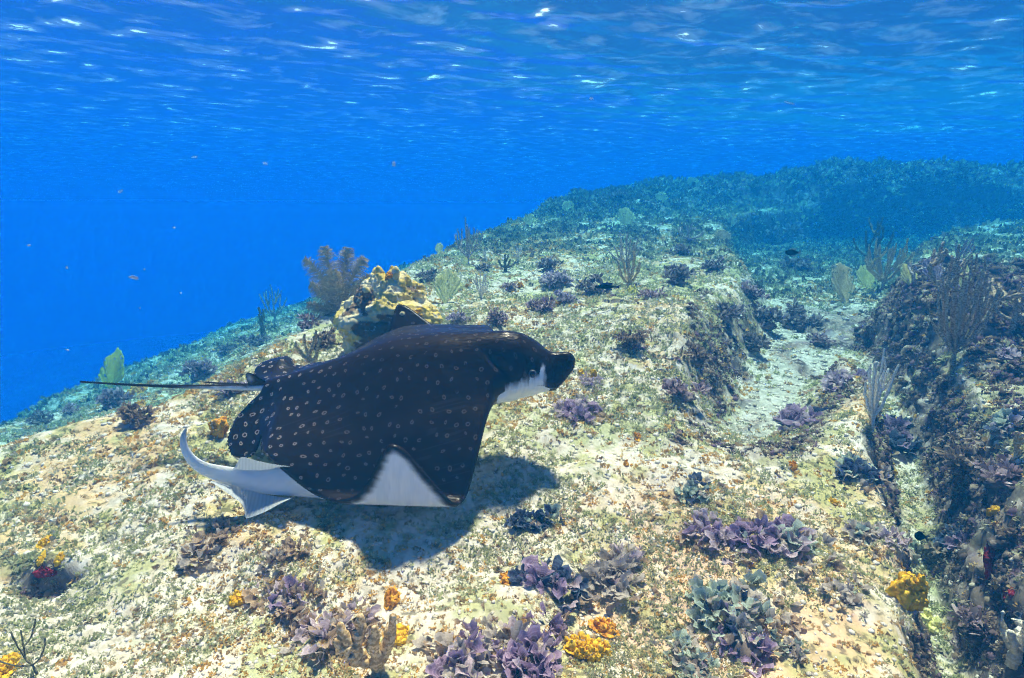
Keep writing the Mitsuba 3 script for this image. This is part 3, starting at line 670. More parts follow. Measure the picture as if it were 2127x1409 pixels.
# ------------------------------------------------------------------ small bushes further off
BUSHC = {'plum': [(.30, .21, .24), (.20, .14, .15), (.44, .35, .38)], 'ink': [(.20, .17, .18), (.29, .26, .27), (.14, .12, .12)], 'brown': [(.22, .16, .12), (.14, .10, .09), (.32, .25, .20)], 'lilac': [(.38, .32, .40), (.50, .44, .50), (.22, .18, .22)],
         'green': [(.20, .23, .12), (.12, .15, .08), (.30, .32, .20)]}
def bush(label, u, v, r_px, tone, group=None, seed=0, n=None):
    g = np.random.default_rng(3000 + seed)
    c = ground(u, v + .55 * r_px); dist = np.linalg.norm(c - [0, 0, EYE]); Rm = .88 * r_px / F * dist
    n = n or int(np.clip(r_px * 9, 90, 320)); pal = np.array(BUSHC[tone]); vs, fs, cs, o = [], [], [], 0
    lobes = g.normal(size=(7, 3)) * [.5, .5, .22] + [0, 0, .42]
    for k in range(n):
        l = lobes[g.integers(0, 7)]
        d = g.normal(size=3); d[2] = abs(d[2]) * .9 - .1; d /= np.linalg.norm(d)
        b = c + Rm * (l * .75 + d * g.uniform(.05, .35)); L = Rm * g.uniform(.16, .36); w = L * g.uniform(.18, .4)
        s_ = np.cross(d, g.normal(size=3)); s_ /= np.linalg.norm(s_); e = b + d * L + g.normal(size=3) * L * .2; m = (b + e) / 2 + g.normal(size=3) * L * .12
        vs += [b - s_ * w * .3, b + s_ * w * .3, m - s_ * w, m + s_ * w, e - s_ * w * .7, e + s_ * w * .7]
        fs += [(o, o + 1, o + 3), (o, o + 3, o + 2), (o + 2, o + 3, o + 5), (o + 2, o + 5, o + 4)]; o += 6
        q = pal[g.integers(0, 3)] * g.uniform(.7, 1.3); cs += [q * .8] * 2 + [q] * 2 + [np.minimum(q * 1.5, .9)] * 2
    t = thing('bushy_alga', label, 'alga', group)
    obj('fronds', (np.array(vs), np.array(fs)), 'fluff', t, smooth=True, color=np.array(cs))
    hv, hf = blob(2, Rm * .5, .5, 1.6, seed, (1.1, 1.1, .6))
    obj('holdfast', (hv + c, hf), 'reef_rock', t)
BUSH = [
    ('dark plum bush on the crest of the reef left of the ray', 418, 762, 36, 'plum'), ('small dark bush right of the crest sea whips', 532, 702, 28, 'ink'),
    ('grey lilac bush just above the tail fin of the ray', 487, 800, 32, 'lilac'), ('low lilac bush above the pelvic fins of the ray', 548, 788, 24, 'lilac'),
    ('brown purple bush under the lone yellow sea fan', 238, 830, 34, 'plum'), ('tawny bush below the tip of the tail', 292, 862, 34, 'brown'),
    ('small dark bush at the far left edge of the reef', 85, 868, 22, 'ink'), ('second small dark bush along the left edge of the reef', 150, 850, 18, 'plum'),
    ('dark bush on the slope behind the crest, left of the three armed sea rod', 472, 722, 22, 'ink'), ('reddish brown bush left of the yellow coral mound', 672, 706, 34, 'brown'),
    ('dark bush at the left foot of the sea plume', 640, 668, 26, 'plum'), ('lilac bush at the right foot of the coral mound', 950, 655, 27, 'lilac'), ('dark bush right of the lilac one near the coral mound', 1032, 655, 30, 'plum'),
    ('purple bush on the open reef behind the back of the ray', 1122, 630, 34, 'plum'), ('grey bush touching the purple bush behind the back of the ray', 1182, 615, 30, 'lilac'),
    ('broad lilac bush on the middle of the plateau', 1150, 576, 36, 'lilac'), ('dark blue bush above the broad lilac bush', 1140, 548, 30, 'ink'), ('dark bush just behind the round yellow green sea fan', 884, 572, 26, 'ink'),
    ('dark bush in front of the pair of pale sea rods', 1235, 590, 36, 'ink'), ('dark bush right of the two pale sea rods on the plateau', 1402, 568, 38, 'ink'),
    ('dark plum bush beside the yellow lobed coral', 1352, 606, 28, 'plum'), ('dark bush below the small brown fish', 1505, 645, 34, 'ink'), ('dark bush under the tan sea fan on the plateau', 1482, 552, 30, 'ink'),
    ('bluish bush behind the sea rods in the middle distance', 1412, 515, 26, 'ink'), ('dark bush on the gully flank below the small brown fish', 1585, 655, 42, 'ink'), ('dark tuft high on the left flank of the gully', 1555, 600, 32, 'plum'),
    ('dark brown bush on the left wall of the gully', 1315, 700, 34, 'brown'), ('green brown bush on the shaded wall left of the gully', 1440, 730, 42, 'brown'), ('dark growth at the foot of the shaded wall left of the gully', 1420, 800, 42, 'plum'),
    ('dark bush at the left foot of the sandy gully', 1560, 705, 36, 'ink'), ('dark bush on the far side of the gully', 1650, 660, 40, 'ink'),
    ('dark bush beside the pale brown fish', 1665, 545, 34, 'ink'), ('bush on the skyline left of the reef wall', 1285, 405, 24, 'ink'), ('long low bush on the skyline of the plateau', 1360, 392, 26, 'green'),
    ('dark bush on the near plateau with pale tips', 1060, 590, 22, 'plum'), ('inky bush near the far sea whips', 1005, 552, 22, 'ink'), ('greenish bush at the far edge of the plateau', 1240, 445, 22, 'green'),
    ('wide dark bush in the far middle of the plateau', 1610, 488, 36, 'ink'), ('dark bush at the brow of the buttress', 1700, 700, 26, 'plum'), ('brown bush on the right wall beside the cleft', 2010, 960, 46, 'brown'),
    ('plum bush on the right wall under the pale blue alga', 2075, 985, 44, 'plum'), ('brown bush at the right edge over the red sponge', 2085, 1120, 40, 'brown'), ('dark bush in the lower right corner', 2030, 1300, 46, 'plum'),
]
for k, b in enumerate(BUSH):
    bush(*b, seed=k)

# ------------------------------------------------------------------ soft corals
def coral_skin(key, a, b, f=150):
    def fn(p, n, uv):
        return mix(a, b, tss(.35, .65, tfbm(p.x * f, p.y * f, p.z * f, 2)))
    scene[key] = {'type': 'diffuse', 'reflectance': mikit.proc(fn)}
coral_skin('rod_tan', (.44, .30, .14), (.74, .58, .34))
coral_skin('rod_pale', (.74, .65, .50), (.92, .86, .74))
coral_skin('rod_brown', (.28, .20, .13), (.62, .49, .33))
coral_skin('rod_grey', (.34, .29, .25), (.64, .57, .50))
coral_skin('rod_dark', (.09, .085, .06), (.24, .23, .14))
coral_skin('plume_tan', (.50, .38, .23), (.74, .59, .38))
coral_skin('fan_yellow', (.70, .68, .24), (.86, .80, .36))
coral_skin('fan_gold', (.88, .62, .05), (.94, .76, .10))
coral_skin('fan_tan', (.55, .42, .20), (.74, .58, .32))
coral_skin('fan_purple', (.26, .20, .24), (.42, .34, .38))
coral_skin('sponge_orange', (.50, .20, .03), (.78, .42, .06), 70)
coral_skin('sponge_yellow', (.60, .33, .02), (.84, .54, .05), 70)
coral_skin('sponge_lemon', (.60, .52, .10), (.78, .70, .22), 60)
coral_skin('sponge_red', (.20, .02, .03), (.40, .04, .06), 60)
coral_skin('pebble_pale', (.45, .42, .36), (.62, .60, .54), 60)

def fuzzy(pts, r0_, r1_, g, sides=6):
    p = np.asarray(pts); n = len(p)
    r = np.linspace(r0_, r1_, n) * (1 + .14 * g.normal(size=n)); r[-1] *= .8
    return tube(p, r, sides)

def sea_rod(label, u, v, h_px, w_px, n, skin, thick, lean=0., group=None, seed=0, arch=1.0, name='sea_rod', flat=.35):
    """u, v: the foot; h_px: height; w_px: width of the crown; branches rise like a candelabrum, each a part"""
    g = np.random.default_rng(5000 + seed)
    c = ground(u, v); dist = np.linalg.norm(c - [0, 0, EYE]); k = dist / F
    H, W, r = h_px * k, w_px * k, thick * k * .78
    t = thing(name, label, 'soft coral', group)
    right = np.array([1, 0, 0.]); depth = np.array([0, 1., 0]); up = np.array([0, 0, 1.])
    stem_h = H * g.uniform(.14, .24)
    s = np.linspace(0, 1, 5)[:, None]
    stem = c - up * .02 + s * (up * (stem_h + .02) + right * lean * W * .15)
    obj('stem', fuzzy(stem, r * 1.6, r * 1.3, g), skin, t)
    roots = [stem[-1], stem[-2], stem[-1]]
    lines = []
    for j in range(n):
        f = (j + .5) / n * 2 - 1 + g.normal() * .12
        tip = c + up * H * (1 - .32 * abs(f) ** 1.6) * g.uniform(.78, 1.04) + right * (f + lean * .6) * W * .5 + depth * g.normal() * W * flat * .5
        if lines and g.uniform() < .55:
            par = min(lines, key=lambda q: abs(q[1] - f)); i0 = int(g.integers(2, 6)); start = par[0][i0]
        else:
            start = roots[int(g.integers(0, 3))]
        q = np.linspace(0, 1, 10)[:, None]
        ctrl = start + (tip - start) * [.75 * arch, .75, .22]
        ln = (1 - q) ** 2 * start + 2 * q * (1 - q) * ctrl + q ** 2 * tip + g.normal(size=(10, 3)) * r * .45 * q
        lines.append((ln, f)); obj('branch', fuzzy(ln, r * 1.15, r * .8, g), skin, t)
    return t
RODS = [
    ('thick tan sea rod with five fingers at the bottom of the foreground', 790, 1400, 140, 130, 6, 'rod_tan', 13, -.35, .35),
    ('thin dark sea whip in the lower left corner', 80, 1400, 84, 64, 5, 'rod_dark', 1.6, -.6, .3),
    ('three armed tan sea rod left of the coral mound', 650, 770, 88, 58, 4, 'rod_tan', 5, 0, .3),
    ('wispy grey sea whips on the crest left of the sea plume', 572, 668, 72, 48, 11, 'rod_grey', 1.7, 0, .4),
    ('tall pale sea whips standing on the far plateau edge', 972, 548, 92, 62, 12, 'rod_grey', 2.2, .1, .4),
    ('small pale sea rod above the back of the ray', 1000, 622, 60, 36, 6, 'rod_pale', 2.6, 0, .4),
    ('dark comb of short sea rods on the far plateau', 1050, 566, 36, 38, 6, 'rod_dark', 3, 0, .5),
    ('pale comb of short sea rods in front of the far whips', 1010, 545, 26, 30, 5, 'rod_pale', 2.2, 0, .5),
    ('pale forked sea rod beside the dark comb', 1076, 545, 34, 20, 4, 'rod_pale', 2.4, 0, .5),
    ('forked tan sea rod behind the yellow lobed coral', 1308, 600, 72, 62, 6, 'rod_tan', 4, 0, .3),
    ('grey bushy sea rod behind the forked tan one', 1302, 558, 66, 62, 14, 'rod_grey', 2.4, 0, .5),
    ('distant grey sea rod on the plateau under the reef wall', 1432, 505, 40, 44, 9, 'rod_grey', 2.2, 0, .5),
    ('row of distant pale sea whips below the reef wall', 1640, 490, 28, 60, 9, 'rod_grey', 2, 0, .5),
    ('tan sea rod with dense upright branches on the brow of the buttress', 1832, 606, 92, 78, 22, 'rod_tan', 2.6, 0, .35),
    ('tall dark sea rod behind the dense tan one on the buttress', 1810, 560, 92, 58, 12, 'rod_dark', 2.4, 0, .4),
    ('great brown sea rod with many branches on the right wall', 1978, 762, 176, 92, 30, 'rod_brown', 2.8, 0, .35),
    ('brown sea rod with thick upright tips behind the great one', 1958, 640, 96, 66, 12, 'rod_brown', 3.4, -.2, .4),
    ('bare white sea rod on the ledge beside the cleft', 1810, 892, 148, 62, 9, 'rod_pale', 3.4, 0, .3),
    ('short grey sea rod right of the dense tan one on the buttress', 1898, 592, 40, 30, 7, 'rod_grey', 2.2, 0, .5),
    ('faint sea whips far behind the great brown sea rod', 1995, 560, 50, 46, 8, 'rod_grey', 1.8, 0, .5),
    ('pale curved sea rod in the lower right corner', 2100, 1385, 78, 62, 5, 'rod_pale', 7.5, .3, .6),
    ('drooping tan sea rod at the right edge beside the pale blue alga', 2110, 955, 52, 40, 4, 'rod_tan', 5, .3, .6),
    ('shaggy tan sea rod at the right edge above the wall', 2100, 690, 78, 70, 14, 'rod_brown', 4, .2, .8),
    ('thin green sea whip on the slope left of the small dark bush', 548, 698, 56, 18, 2, 'rod_dark', 4.5, -.4, .4),
    ('single thin sea whip standing by the orange sponge behind the pale fish', 448, 912, 40, 14, 1, 'rod_tan', 3, -.5, .4),
]
for k, (lab, u, v, h, w, n, sk, th_, ln, fl) in enumerate(RODS):
    sea_rod(lab, u, v, h, w, n, sk, th_, ln, seed=k, flat=fl)

# the feathery sea plume
def sea_plume(label, u, v, spots, skin, seed=0):
    g = np.random.default_rng(7000 + seed); c = ground(u, v); k = np.linalg.norm(c - [0, 0, EYE]) / F
    t = thing('sea_plume', label, 'soft coral')
    for (du, dv, bend_, wid) in spots:
        q = np.linspace(0, 1, 22)[:, None]; side_ = g.normal() * 25
        tip = np.array([du * k, side_ * k, dv * k]); ctrl = np.array([du * k * .35, side_ * k * .5, dv * k * .75]) + np.array([bend_ * k, 0, 0])
        ln = c + 2 * q * (1 - q) * ctrl + q ** 2 * tip
        parts = [tube(ln, np.linspace(2.6, 1.0, 22) * k, 5)]
        tan = np.gradient(ln, axis=0); tan /= np.linalg.norm(tan, axis=1, keepdims=True)
        for j in range(56):
            f = .14 + .86 * j / 56; x = f * 21; i0 = min(int(x), 20); b = ln[i0] * (1 - x + i0) + ln[i0 + 1] * (x - i0)
            for sg in (-1, 1):
                az = np.cross(tan[i0], [0, 1, .2]) * sg + np.array([0, 1, 0]) * g.normal() * .55; az /= np.linalg.norm(az)
                L = wid * k * math.sin(math.pi * min(1, .22 + .72 * f)) ** .6 * g.uniform(.8, 1.15)
                w_ = np.linspace(0, 1, 5)[:, None]
                pl = b + w_ * L * (az * .8 + tan[i0] * .45) + (w_ ** 2) * L * np.array([0, 0, -.28])
                parts.append(tube(pl, np.array([1.05, .95, .85, .7, .5]) * k, 3, caps=False))
        obj('plume', join(parts), skin, t)
sea_plume('large feathery brown sea plume behind the coral mound', 708, 655, [(-58, 112, -4, 26), (-22, 134, -8, 28), (16, 130, 2, 28), (50, 112, 4, 26), (-62, 60, -10, 24), (60, 76, 10, 24), (-4, 92, 0, 26), (-34, 70, -8, 24), (-60, 24, -10, 20)], 'plume_tan')

# sea fans: a thin ribbed sheet with veins
def sea_fan(label, u, v, w_px, h_px, skin, turn=0., lean=0., seed=0):
    g = np.random.default_rng(8000 + seed); c = ground(u, v); k = np.linalg.norm(c - [0, 0, EYE]) / F
    W, H = w_px * k / 2, h_px * k
    n = 72; a = np.linspace(0, 2 * np.pi, n, endpoint=False)
    rr = 1 + .07 * np.sin(3 * a + g.uniform(0, 6)) + .05 * np.sin(7 * a + g.uniform(0, 6)) + .035 * g.normal(size=n)
    out = np.stack([W * rr * np.cos(a), H * .52 + H * .5 * rr * np.sin(a)], 1)
    out[:, 0] *= np.where(out[:, 1] < H * .35, .25 + .75 * np.clip(out[:, 1] / (H * .35), 0, 1), 1)
    pl = Polygon(out).buffer(0); st = H / 38
    ep = np.array(shapely.segmentize(pl.exterior, st).coords)[:-1]
    x0, y0, x1, y1 = pl.bounds; A, B = np.meshgrid(np.arange(x0, x1, st), np.arange(y0, y1, st))
    lp = np.stack([A.ravel(), B.ravel()], 1); lp = lp[shapely.contains_xy(pl.buffer(-st * .5), lp[:, 0], lp[:, 1])]
    pts = np.vstack([ep, lp]); t3 = Delaunay(pts).simplices; cc = pts[t3].mean(1); t3 = t3[shapely.contains_xy(pl, cc[:, 0], cc[:, 1])]
    cc = pts[t3].mean(1); rag_ = meshkit.noise(np.stack([cc[:, 0] / H * 17, cc[:, 1] / H * 17, 0 * cc[:, 0]], -1), seed + 9) + .35 * meshkit.noise(np.stack([cc[:, 0] / H * 40, cc[:, 1] / H * 40, 0 * cc[:, 0]], -1), seed + 4)
    t3 = t3[rag_ < .92]
    z = .05 * H * np.sin(pts[:, 0] / W * 2.2 + g.uniform(0, 6)) * (pts[:, 1] / H) + .010 * H * np.sin(np.arctan2(pts[:, 0], pts[:, 1] + .02 * H) * 30)
    hole = meshkit.noise(np.stack([pts[:, 0] / H * 30, pts[:, 1] / H * 30, 0 * pts[:, 0]], -1), seed)
    th2 = .012 * H
    ax = np.array([math.cos(turn), math.sin(turn), 0]); up = np.array([lean, .55, 1.]); nn = np.cross(ax, up); nn /= np.linalg.norm(nn)
    P2 = lambda s: c + pts[:, :1] * ax + (pts[:, 1:] - .03 * H) * up + (z + s * th2 * (.4 + .6 * hole))[:, None] * nn
    m = len(pts)
    t = thing('sea_fan', label, 'soft coral')
    ring = np.arange(len(ep)); nx = (ring + 1) % len(ep)
    f = np.vstack([t3, t3[:, ::-1] + m, np.stack([ring, nx, nx + m], 1), np.stack([ring, nx + m, ring + m], 1)])
    obj('fan_sheet', (np.vstack([P2(1), P2(-1)]), f), skin, t)
    veins = []
    for j in range(13):
        f_ = (j - 6) / 6 * 1.15; q = np.linspace(0, .93, 12)
        px = np.sin(f_ * (.35 + .65 * q)) * q * W * 1.05; py = q * H * (.62 + .38 * math.cos(f_))
        ok = shapely.contains_xy(pl, px, py + .02 * H); px, py = px[ok], py[ok]
        if len(px) < 3: continue
        zz = .05 * H * 0
        veins.append(tube(c + px[:, None] * ax + (py[:, None] - .02 * H) * up - nn * (.03 * H) * 0 , np.linspace(.022, .008, len(px)) * H, 5))
    obj('vein', join(veins), skin, t)
FANS = [('round yellow green sea fan beside the coral mound', 926, 632, 56, 66, 'fan_yellow', .1, .05), ('lone yellow sea fan on the left crest by the tip of the tail', 226, 812, 48, 62, 'fan_gold', -.2, 0),
        ('brown sea fan with dark veins on the left brow of the buttress', 1758, 632, 52, 72, 'fan_tan', .3, 0), ('pale green sea fan behind the dense tan sea rod', 1803, 602, 34, 42, 'fan_yellow', .1, 0),
        ('small yellow green sea fan on top of the buttress', 1890, 600, 30, 34, 'fan_yellow', 0, 0), ('purple grey sea fan on top of the buttress', 1944, 592, 38, 42, 'fan_purple', .1, 0),
        ('yellow sea fan half hidden by the great brown sea rod', 2006, 624, 26, 48, 'fan_yellow', .2, .1), ('tan sea fan on the far plateau beside the sea whips', 1502, 506, 32, 26, 'fan_tan', 0, 0),
        ('small olive sea fan far behind the tan sea fan', 1518, 478, 28, 24, 'fan_tan', .2, 0), ('tiny yellow sea fan on the far plateau behind the coral mound', 966, 556, 13, 18, 'fan_yellow', 0, 0),
        ('pale sea fan fading into the blue left of the far sea whips', 912, 532, 16, 26, 'fan_yellow', .2, 0), ('far green sea fan on the skyline', 1100, 470, 24, 24, 'fan_yellow', .1, 0),
        ('second far green sea fan on the skyline further right', 1180, 445, 24, 26, 'fan_yellow', .1, 0), ('broad far green sea fan on the plateau edge below the skyline', 1300, 470, 40, 34, 'fan_yellow', -.1, 0),
        ('far green sea fan close to the reef wall', 1375, 425, 24, 22, 'fan_yellow', .1, 0), ('far green sea fan highest on the skyline left of the reef wall', 1440, 392, 22, 22, 'fan_yellow', 0, 0)]
for k, a in enumerate(FANS):
    sea_fan(*a, seed=k)

# ------------------------------------------------------------------ sponges and small corals: lumps grown together
def lumps(name, label, cat, u, v, w_px, h_px, skin, n=26, size=.22, seed=0, rough=.35, group=None, upright=False):
    g = np.random.default_rng(9000 + seed); c = ground(u, v); k = np.linalg.norm(c - [0, 0, EYE]) / F
    up = slope_at(c[0], c[1]); view = c - [0, 0, EYE]; view /= np.linalg.norm(view)
    right = np.array([1, 0, 0]) - up * up[0]; right /= np.linalg.norm(right); fore = np.cross(up, right)
    tilt = max(.62, abs(fore @ np.cross(right, view)))
    if upright:
        right, fore, up, tilt = np.array([1., 0, 0]), np.array([0, .35, .94]), np.array([0, -.94, .35]), 1.0
        c = c + fore * h_px * k * .40
    parts = []
    base_r = min(w_px, h_px) * k
    bv, bf = blob(4, 1.0, .9, 1.6, seed * 17 + 3, (1, 1, 1), 5)      # the crust that joins the lobes
    parts.append((c + bv[:, :1] * right * w_px * k * .46 + bv[:, 1:2] * fore * h_px * k * .40 / tilt + bv[:, 2:] * up * base_r * .20, bf))
    for j in range(int(n * 1.5)):
        a, b = g.uniform(-.5, .5, 2)
        if a * a + b * b > .2: a, b = a * .55, b * .55
        r = size * base_r * g.uniform(.35, .85)
        lv, lf = blob(2, r, .8, 1.6, seed * 31 + j, (1, 1, g.uniform(.8, 2.2)), 3)
        parts.append((lv + c + right * a * w_px * k * .85 + fore * b * h_px * k * .8 / tilt + up * (r * g.uniform(.2, 1.1) + base_r * .08), lf))
    t = tag(new_key(name), label, cat, group)
    scene[t] = mikit.ply(join(parts), skin, smooth=True)
SP = [('sponge', 'bright yellow branching sponge on the edge of the cleft at the lower right', 'sponge', 1890, 1272, 58, 70, 'sponge_yellow', 70, .13),
      ('sponge', 'long bright yellow crust sponge at the bottom of the foreground', 'sponge', 1220, 1358, 104, 44, 'sponge_yellow', 60, .20), ('sponge', 'yellow sponge knob on the sand left of the violet algae', 'sponge', 815, 1248, 30, 42, 'sponge_orange', 26, .2),
      ('sponge', 'ragged yellow sponge in the foreground below the yellow knob', 'sponge', 828, 1328, 46, 40, 'sponge_yellow', 34, .16), ('sponge', 'yellow sponge left of the dark purple leafy alga', 'sponge', 1050, 1205, 24, 38, 'sponge_orange', 22, .2),
      ('sponge', 'orange sponge on the sand between the pelvic fin and the tail of the pale fish', 'sponge', 455, 908, 34, 38, 'sponge_orange', 30, .18), ('sponge', 'orange sponge below the tail near the tip', 'sponge', 284, 818, 30, 26, 'sponge_orange', 24, .2),
      ('sponge', 'small orange sponge right of the tail tip', 'sponge', 314, 797, 18, 12, 'sponge_orange', 14, .25), ('sponge', 'orange spot sponge under the tail', 'sponge', 293, 842, 18, 14, 'sponge_orange', 14, .25),
      ('small_coral', 'lemon yellow lobed coral on the plateau behind the head of the ray', 'coral', 1313, 612, 26, 26, 'sponge_lemon', 22, .2), ('sponge', 'small orange sponge on the pale reef right of the shadow', 'sponge', 1324, 912, 16, 18, 'sponge_orange', 14, .25),
      ('sponge', 'small orange sponge near the ledge above the lilac rosette', 'sponge', 1645, 972, 16, 22, 'sponge_orange', 14, .25), ('sponge', 'small yellow sponge on the edge of the cleft', 'sponge', 1850, 972, 14, 28, 'sponge_yellow', 16, .25),
      ('sponge', 'little yellow sponge right of the large purple alga', 'sponge', 1731, 1046, 14, 12, 'sponge_yellow', 10, .28), ('sponge', 'red sponge on the ledge beside the cleft', 'sponge', 1812, 990, 22, 20, 'sponge_red', 14, .25),
      ('sponge', 'yellow sponge above the left end of the small dark hollow', 'sponge', 92, 1130, 14, 20, 'sponge_yellow', 12, .25), ('sponge', 'yellow sponge above the middle of the small dark hollow', 'sponge', 88, 1172, 10, 18, 'sponge_yellow', 10, .28), ('sponge', 'yellow sponge at the right end of the small dark hollow', 'sponge', 124, 1172, 12, 18, 'sponge_yellow', 10, .28),
      ('sponge', 'yellow sponge by the snout of the ray', 'sponge', 1206, 775, 12, 12, 'sponge_yellow', 10, .28), ('sponge', 'upright yellow sponge behind the lilac alga at the snout', 'sponge', 1233, 790, 14, 26, 'sponge_yellow', 14, .22),
      ('sponge', 'orange yellow sponge between the purple bush and the grey bush on the plateau', 'sponge', 1158, 636, 24, 16, 'sponge_orange', 16, .25), ('sponge', 'small yellow sponge right of the coral mound', 'sponge', 972, 597, 12, 10, 'sponge_orange', 12, .34),
      ('sponge', 'small yellow sponge behind the back of the ray', 'sponge', 1080, 598, 14, 10, 'sponge_orange', 12, .34), ('sponge', 'yellow sponge left of the broad lilac bush', 'sponge', 1175, 588, 16, 14, 'sponge_orange', 10, .3),
      ('sponge', 'orange sponge in the lower left corner', 'sponge', 8, 1392, 30, 46, 'sponge_yellow', 24, .2), ('sponge', 'orange yellow sponge left of the brown purple leafy alga', 'sponge', 498, 1252, 30, 28, 'sponge_yellow', 30, .2),
      ('sponge', 'small orange sponge on the right wall of the cleft', 'sponge', 2065, 1068, 14, 20, 'sponge_yellow', 12, .28), ('sponge', 'orange sponge on the sand between the violet algae', 'sponge', 1255, 1305, 50, 30, 'sponge_orange', 26, .2),
      ('sponge', 'yellow sponge at the bottom edge beside the teal leafy alga', 'sponge', 1330, 935, 10, 8, 'sponge_orange', 6, .3),
      ('sponge', 'dark red sponge in the small dark hollow at the lower left', 'sponge', 95, 1198, 44, 9, 'sponge_red', 30, .42), ('sponge', 'dark red tube sponge on the right wall', 'sponge', 2055, 1205, 14, 58, 'sponge_red', 22, .45), ('sponge', 'red sponge at the right edge in the dark', 'sponge', 2110, 1240, 26, 26, 'sponge_red', 14, .25),
      ('small_coral', 'rounded grey coral on the right side of the cleft', 'coral', 1938, 1158, 40, 40, 'rod_dark', 14, .3), ('small_coral', 'pale green knobbed coral under the yellow branching sponge', 'coral', 1925, 1300, 46, 30, 'fan_yellow', 16, .25)]
SP[28] = ('sponge', 'tiny orange sponge on the pale reef just below another right of the shadow', 'sponge', 1300, 968, 12, 10, 'sponge_orange', 12, .34)
for k, a in enumerate(SP):
    lumps(*a, seed=k, upright=k in (0, 5, 19, 30))

# the knobby yellow coral mound
def mound_colour(p, n, uv):
    a = tfbm(p.x * 7, p.y * 7, p.z * 7, 3); b = tfbm(p.x * 40, p.y * 40, p.z * 40, 3)
    col = mix((.66, .50, .14), (.76, .66, .40), tss(.40, .62, a))
    col = mix(col, (.20, .14, .09), tss(.57, .62, tfbm(p.x * 5 + 3, p.y * 5, p.z * 5 + 6, 4)))
    return mix(col, (.74, .70, .60), tss(.6, .75, b) * .6)
scene['mound_skin'] = {'type': 'diffuse', 'reflectance': mikit.proc(mound_colour)}
mc = ground(815, 735); mk = np.linalg.norm(mc - [0, 0, EYE]) / F
cm = thing('coral_mound', 'knobby yellow and brown coral mound right behind the back of the ray', 'coral')
mv, mf = blob(6, 1.0, .48, 1.7, 77, (1, 1, 1), 5)
mv = mv / np.abs(mv).max(0)
taper = 1 - .50 * np.clip((mv[:, 2] + .1) / 1.1, 0, 1) ** 1.1
mv = np.stack([mv[:, 0] * taper * 112 + 8 * mv[:, 2], mv[:, 1] * taper * 84, mv[:, 2] * 90 + 80], 1) * mk
mv += .012 * (2 * meshkit.fbm(mv * 30, 3, 78)[:, None] - 1) * np.sign(mv - [0, 0, 60 * mk])
obj('rock', (mv + mc, mf), 'mound_skin', cm)
gk = np.random.default_rng(79)
mt = trimesh.Trimesh(mv, mf, process=False); vn = np.array(mt.vertex_normals)
okv = np.where((vn[:, 2] > -.1) & (mv[:, 2] > 35 * mk))[0]
for j in range(26):
    i0 = gk.choice(okv); b = mv[i0]; d = vn[i0] * .6 + [0, 0, .7]; d /= np.linalg.norm(d); L = gk.uniform(7, 20) * mk; r = gk.uniform(5, 8.5) * mk
    q = np.linspace(-.4, 1, 7)[:, None]
    kv, kf = tube(mc + b + q * d * L, r * np.array([.9, 1, 1.02, 1.05, 1.0, .85, .5]), 9)
    kv += .10 * r * (2 * meshkit.noise(kv * 160, 5)[:, None] - 1)
    obj('knob', (kv, kf), 'mound_skin', cm)
def on_mound(x, z, w, h, label, skin, n, seed):
    g = np.random.default_rng(seed); parts = []
    for j in range(n):
        a, b = x + g.uniform(-.5, .5) * w, z + g.uniform(-.5, .5) * h
        near = (np.abs(mv[:, 0] / mk - a) < 5) & (np.abs(mv[:, 2] / mk - b) < 5)
        if not near.any(): continue
        y = mv[near, 1].min(); r = mk * g.uniform(2, 3.6); lv, lf = blob(2, r, .4, 2, seed + j)
        parts.append((lv + mc + [a * mk, y, b * mk], lf))
    if parts:
        t = tag(new_key('sponge'), label, 'sponge'); scene[t] = mikit.ply(join(parts), skin, smooth=True)
on_mound(10, 162, 20, 7, 'orange sponge crowning the coral mound', 'sponge_orange', 14, 301)
on_mound(62, 96, 20, 16, 'yellow sponge on the right shoulder of the coral mound', 'sponge_yellow', 12, 302)

# ------------------------------------------------------------------ small fish
def fish(label, u, v, y, L_px, H_px, body, fin, heading, seed=0, tailc=None):
    """heading: degrees, 0 = facing right"""
    c = at(u, v, y); k = y / F; L, H = L_px * k, H_px * k
    s = np.linspace(0, 1, 26); prof = np.sin(np.pi * np.clip(s * .93 + .035, 0, 1)) ** .62 * (1 - .45 * s ** 2.2); prof[-1] *= .8
    x = (.5 - s) * L
    cl_ = np.stack([x, 0 * x, 0 * x], 1)
    fv, ff, _ = fish_loft(cl_, prof * H * .5, prof * H * .17, np.tile([0, 0, 1.0], (26, 1)), 16)
    R3 = rotation([0, 0, 1], math.radians(heading))[:3, :3]
    t = thing('fish', label, 'fish')
    obj('body', (fv @ R3.T + c, ff), body, t)
    fr = lambda o: (c + R3 @ np.asarray(o, float), R3[:, 0], np.array([0, 0, 1.0]))
    for nm, ol, o in (('tail_fin', [(.02, .06), (-.10, .20), (-.16, .27), (-.13, 0), (-.16, -.27), (-.10, -.20), (.02, -.06)], (-.5 * L, 0, 0)),
                      ('dorsal_fin', [(.28, -.02), (.10, .09), (-.20, .10), (-.33, .06), (-.30, -.03)], (0, 0, .44 * H)), ('anal_fin', [(.05, .02), (-.18, -.10), (-.32, -.08), (-.30, .02)], (0, 0, -.42 * H))):
        a, b, _ = fin_plate([(p * L, q_ * (H * 1.5 if nm == 'tail_fin' else L * .9)) for p, q_ in ol], fr(o), .004 * L, fin, t, nm)
        obj(nm, (a, b), fin, t, smooth=False)
    for sg in (-1, 1):
        ev, ef = blob(2, .022 * L, 0, 1, 1)
        obj('eye', (ev + c + R3 @ np.array([.36 * L, sg * .055 * H * 1.6, .08 * H]), ef), 'eye_gloss', t)
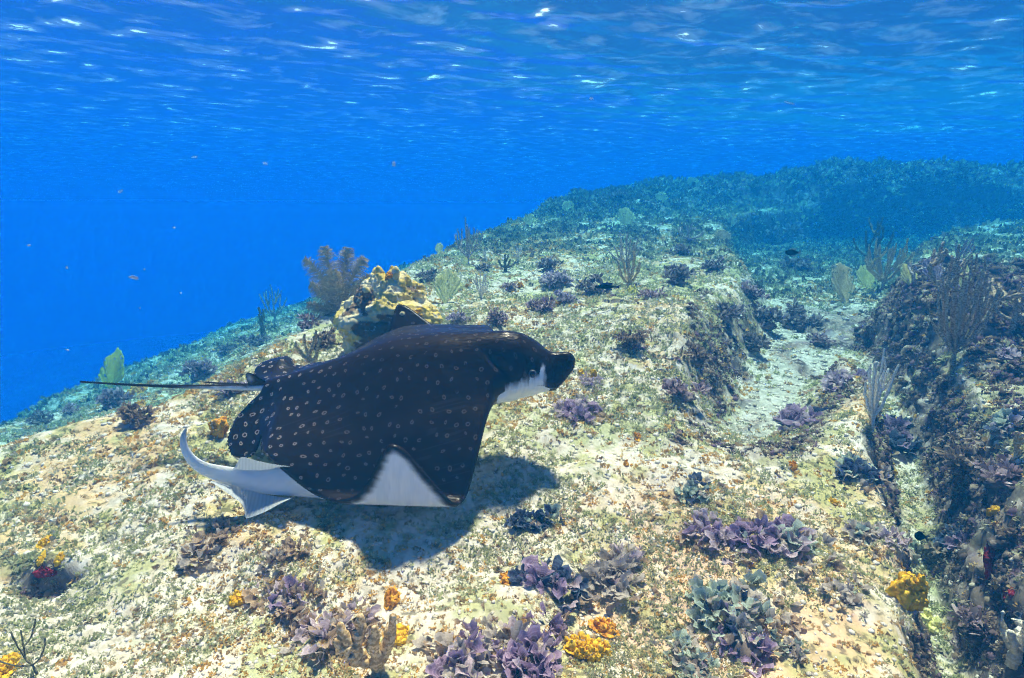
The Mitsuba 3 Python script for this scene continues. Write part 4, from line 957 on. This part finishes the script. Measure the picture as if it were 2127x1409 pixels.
def fish_skin(key, a, b):
    scene[key] = {'type': 'principled', 'base_color': mikit.proc(lambda p, n, uv: mix(a, b, tfbm(p.x * 90, p.y * 90, p.z * 140, 2))), 'roughness': .45}
fish_skin('fish_blue', (.02, .05, .22), (.05, .10, .36))
fish_skin('fish_navy', (.01, .02, .08), (.03, .05, .16))
fish_skin('fish_brown', (.40, .36, .22), (.58, .54, .38))
fish_skin('fish_amber', (.55, .30, .03), (.70, .42, .06))
fish('small round dark blue fish over the cleft', 1911, 1114, 2.05, 22, 24, 'fish_blue', 'fish_navy', 150)
fish('pale brown fish over the far plateau right of the tan sea fan', 1645, 525, 5.2, 26, 14, 'fish_brown', 'fish_brown', 170)
fish('slim amber fish over the dark bush in the middle distance', 1258, 596, 3.9, 44, 10, 'fish_amber', 'fish_navy', 178)

# ------------------------------------------------------------------ flecks drifting in the water
scene['fleck_skin'] = {'type': 'diffuse', 'reflectance': rgb(.74, .66, .70)}
FL = [(818, 341, 2.6, 9, 10), (278, 577, 2.4, 22, 8), (249, 398, 2.8, 13, 5), (551, 340, 3.0, 11, 4), (362, 473, 2.6, 7, 3), (139, 556, 2.4, 6, 5), (140, 727, 2.2, 8, 3), (60, 510, 2.6, 8, 3), (404, 327, 3.0, 16, 3), (376, 609, 2.8, 5, 4), (290, 640, 2.6, 4, 3), (1228, 205, 3.2, 10, 4), (1640, 214, 3.4, 26, 3), (300, 560, 2.9, 4, 3)]
FLL = ['square pale fleck in the blue water above the sea plume', 'broad pale fleck left of the sea plume in open water', 'small pinkish fleck high in the blue at the left', 'flat fleck left of the square one', 'tiny fleck in the middle of the open blue',
       'speck near the left edge above the reef slope', 'lowest speck at the left just over the reef slope', 'faint speck at the far left edge', 'thin sliver of a fleck under the ripples at the left', 'speck right of the broad pale fleck', 'speck just below the broad pale fleck',
       'fleck under the surface right of the centre', 'long thin fleck under the surface at the right', 'speck touching the broad pale fleck']
for k, (u, v, y, w, h) in enumerate(FL):
    sz = y / F / 2
    mv_, mf_ = blob(2, 1.0, .8, 1.4, 400 + k)
    m = rotation([0, 1, 0], .3 * math.sin(k * 2.3))[:3, :3]
    t = tag(new_key('drifting_fleck'), FLL[k], 'fleck', 'flecks drifting in the blue water')
    scene[t] = mikit.ply(((mv_ * np.array([w * .85, 2.0, h * .85]) * sz) @ m.T + at(u, v, y), mf_), 'fleck_skin', smooth=True)
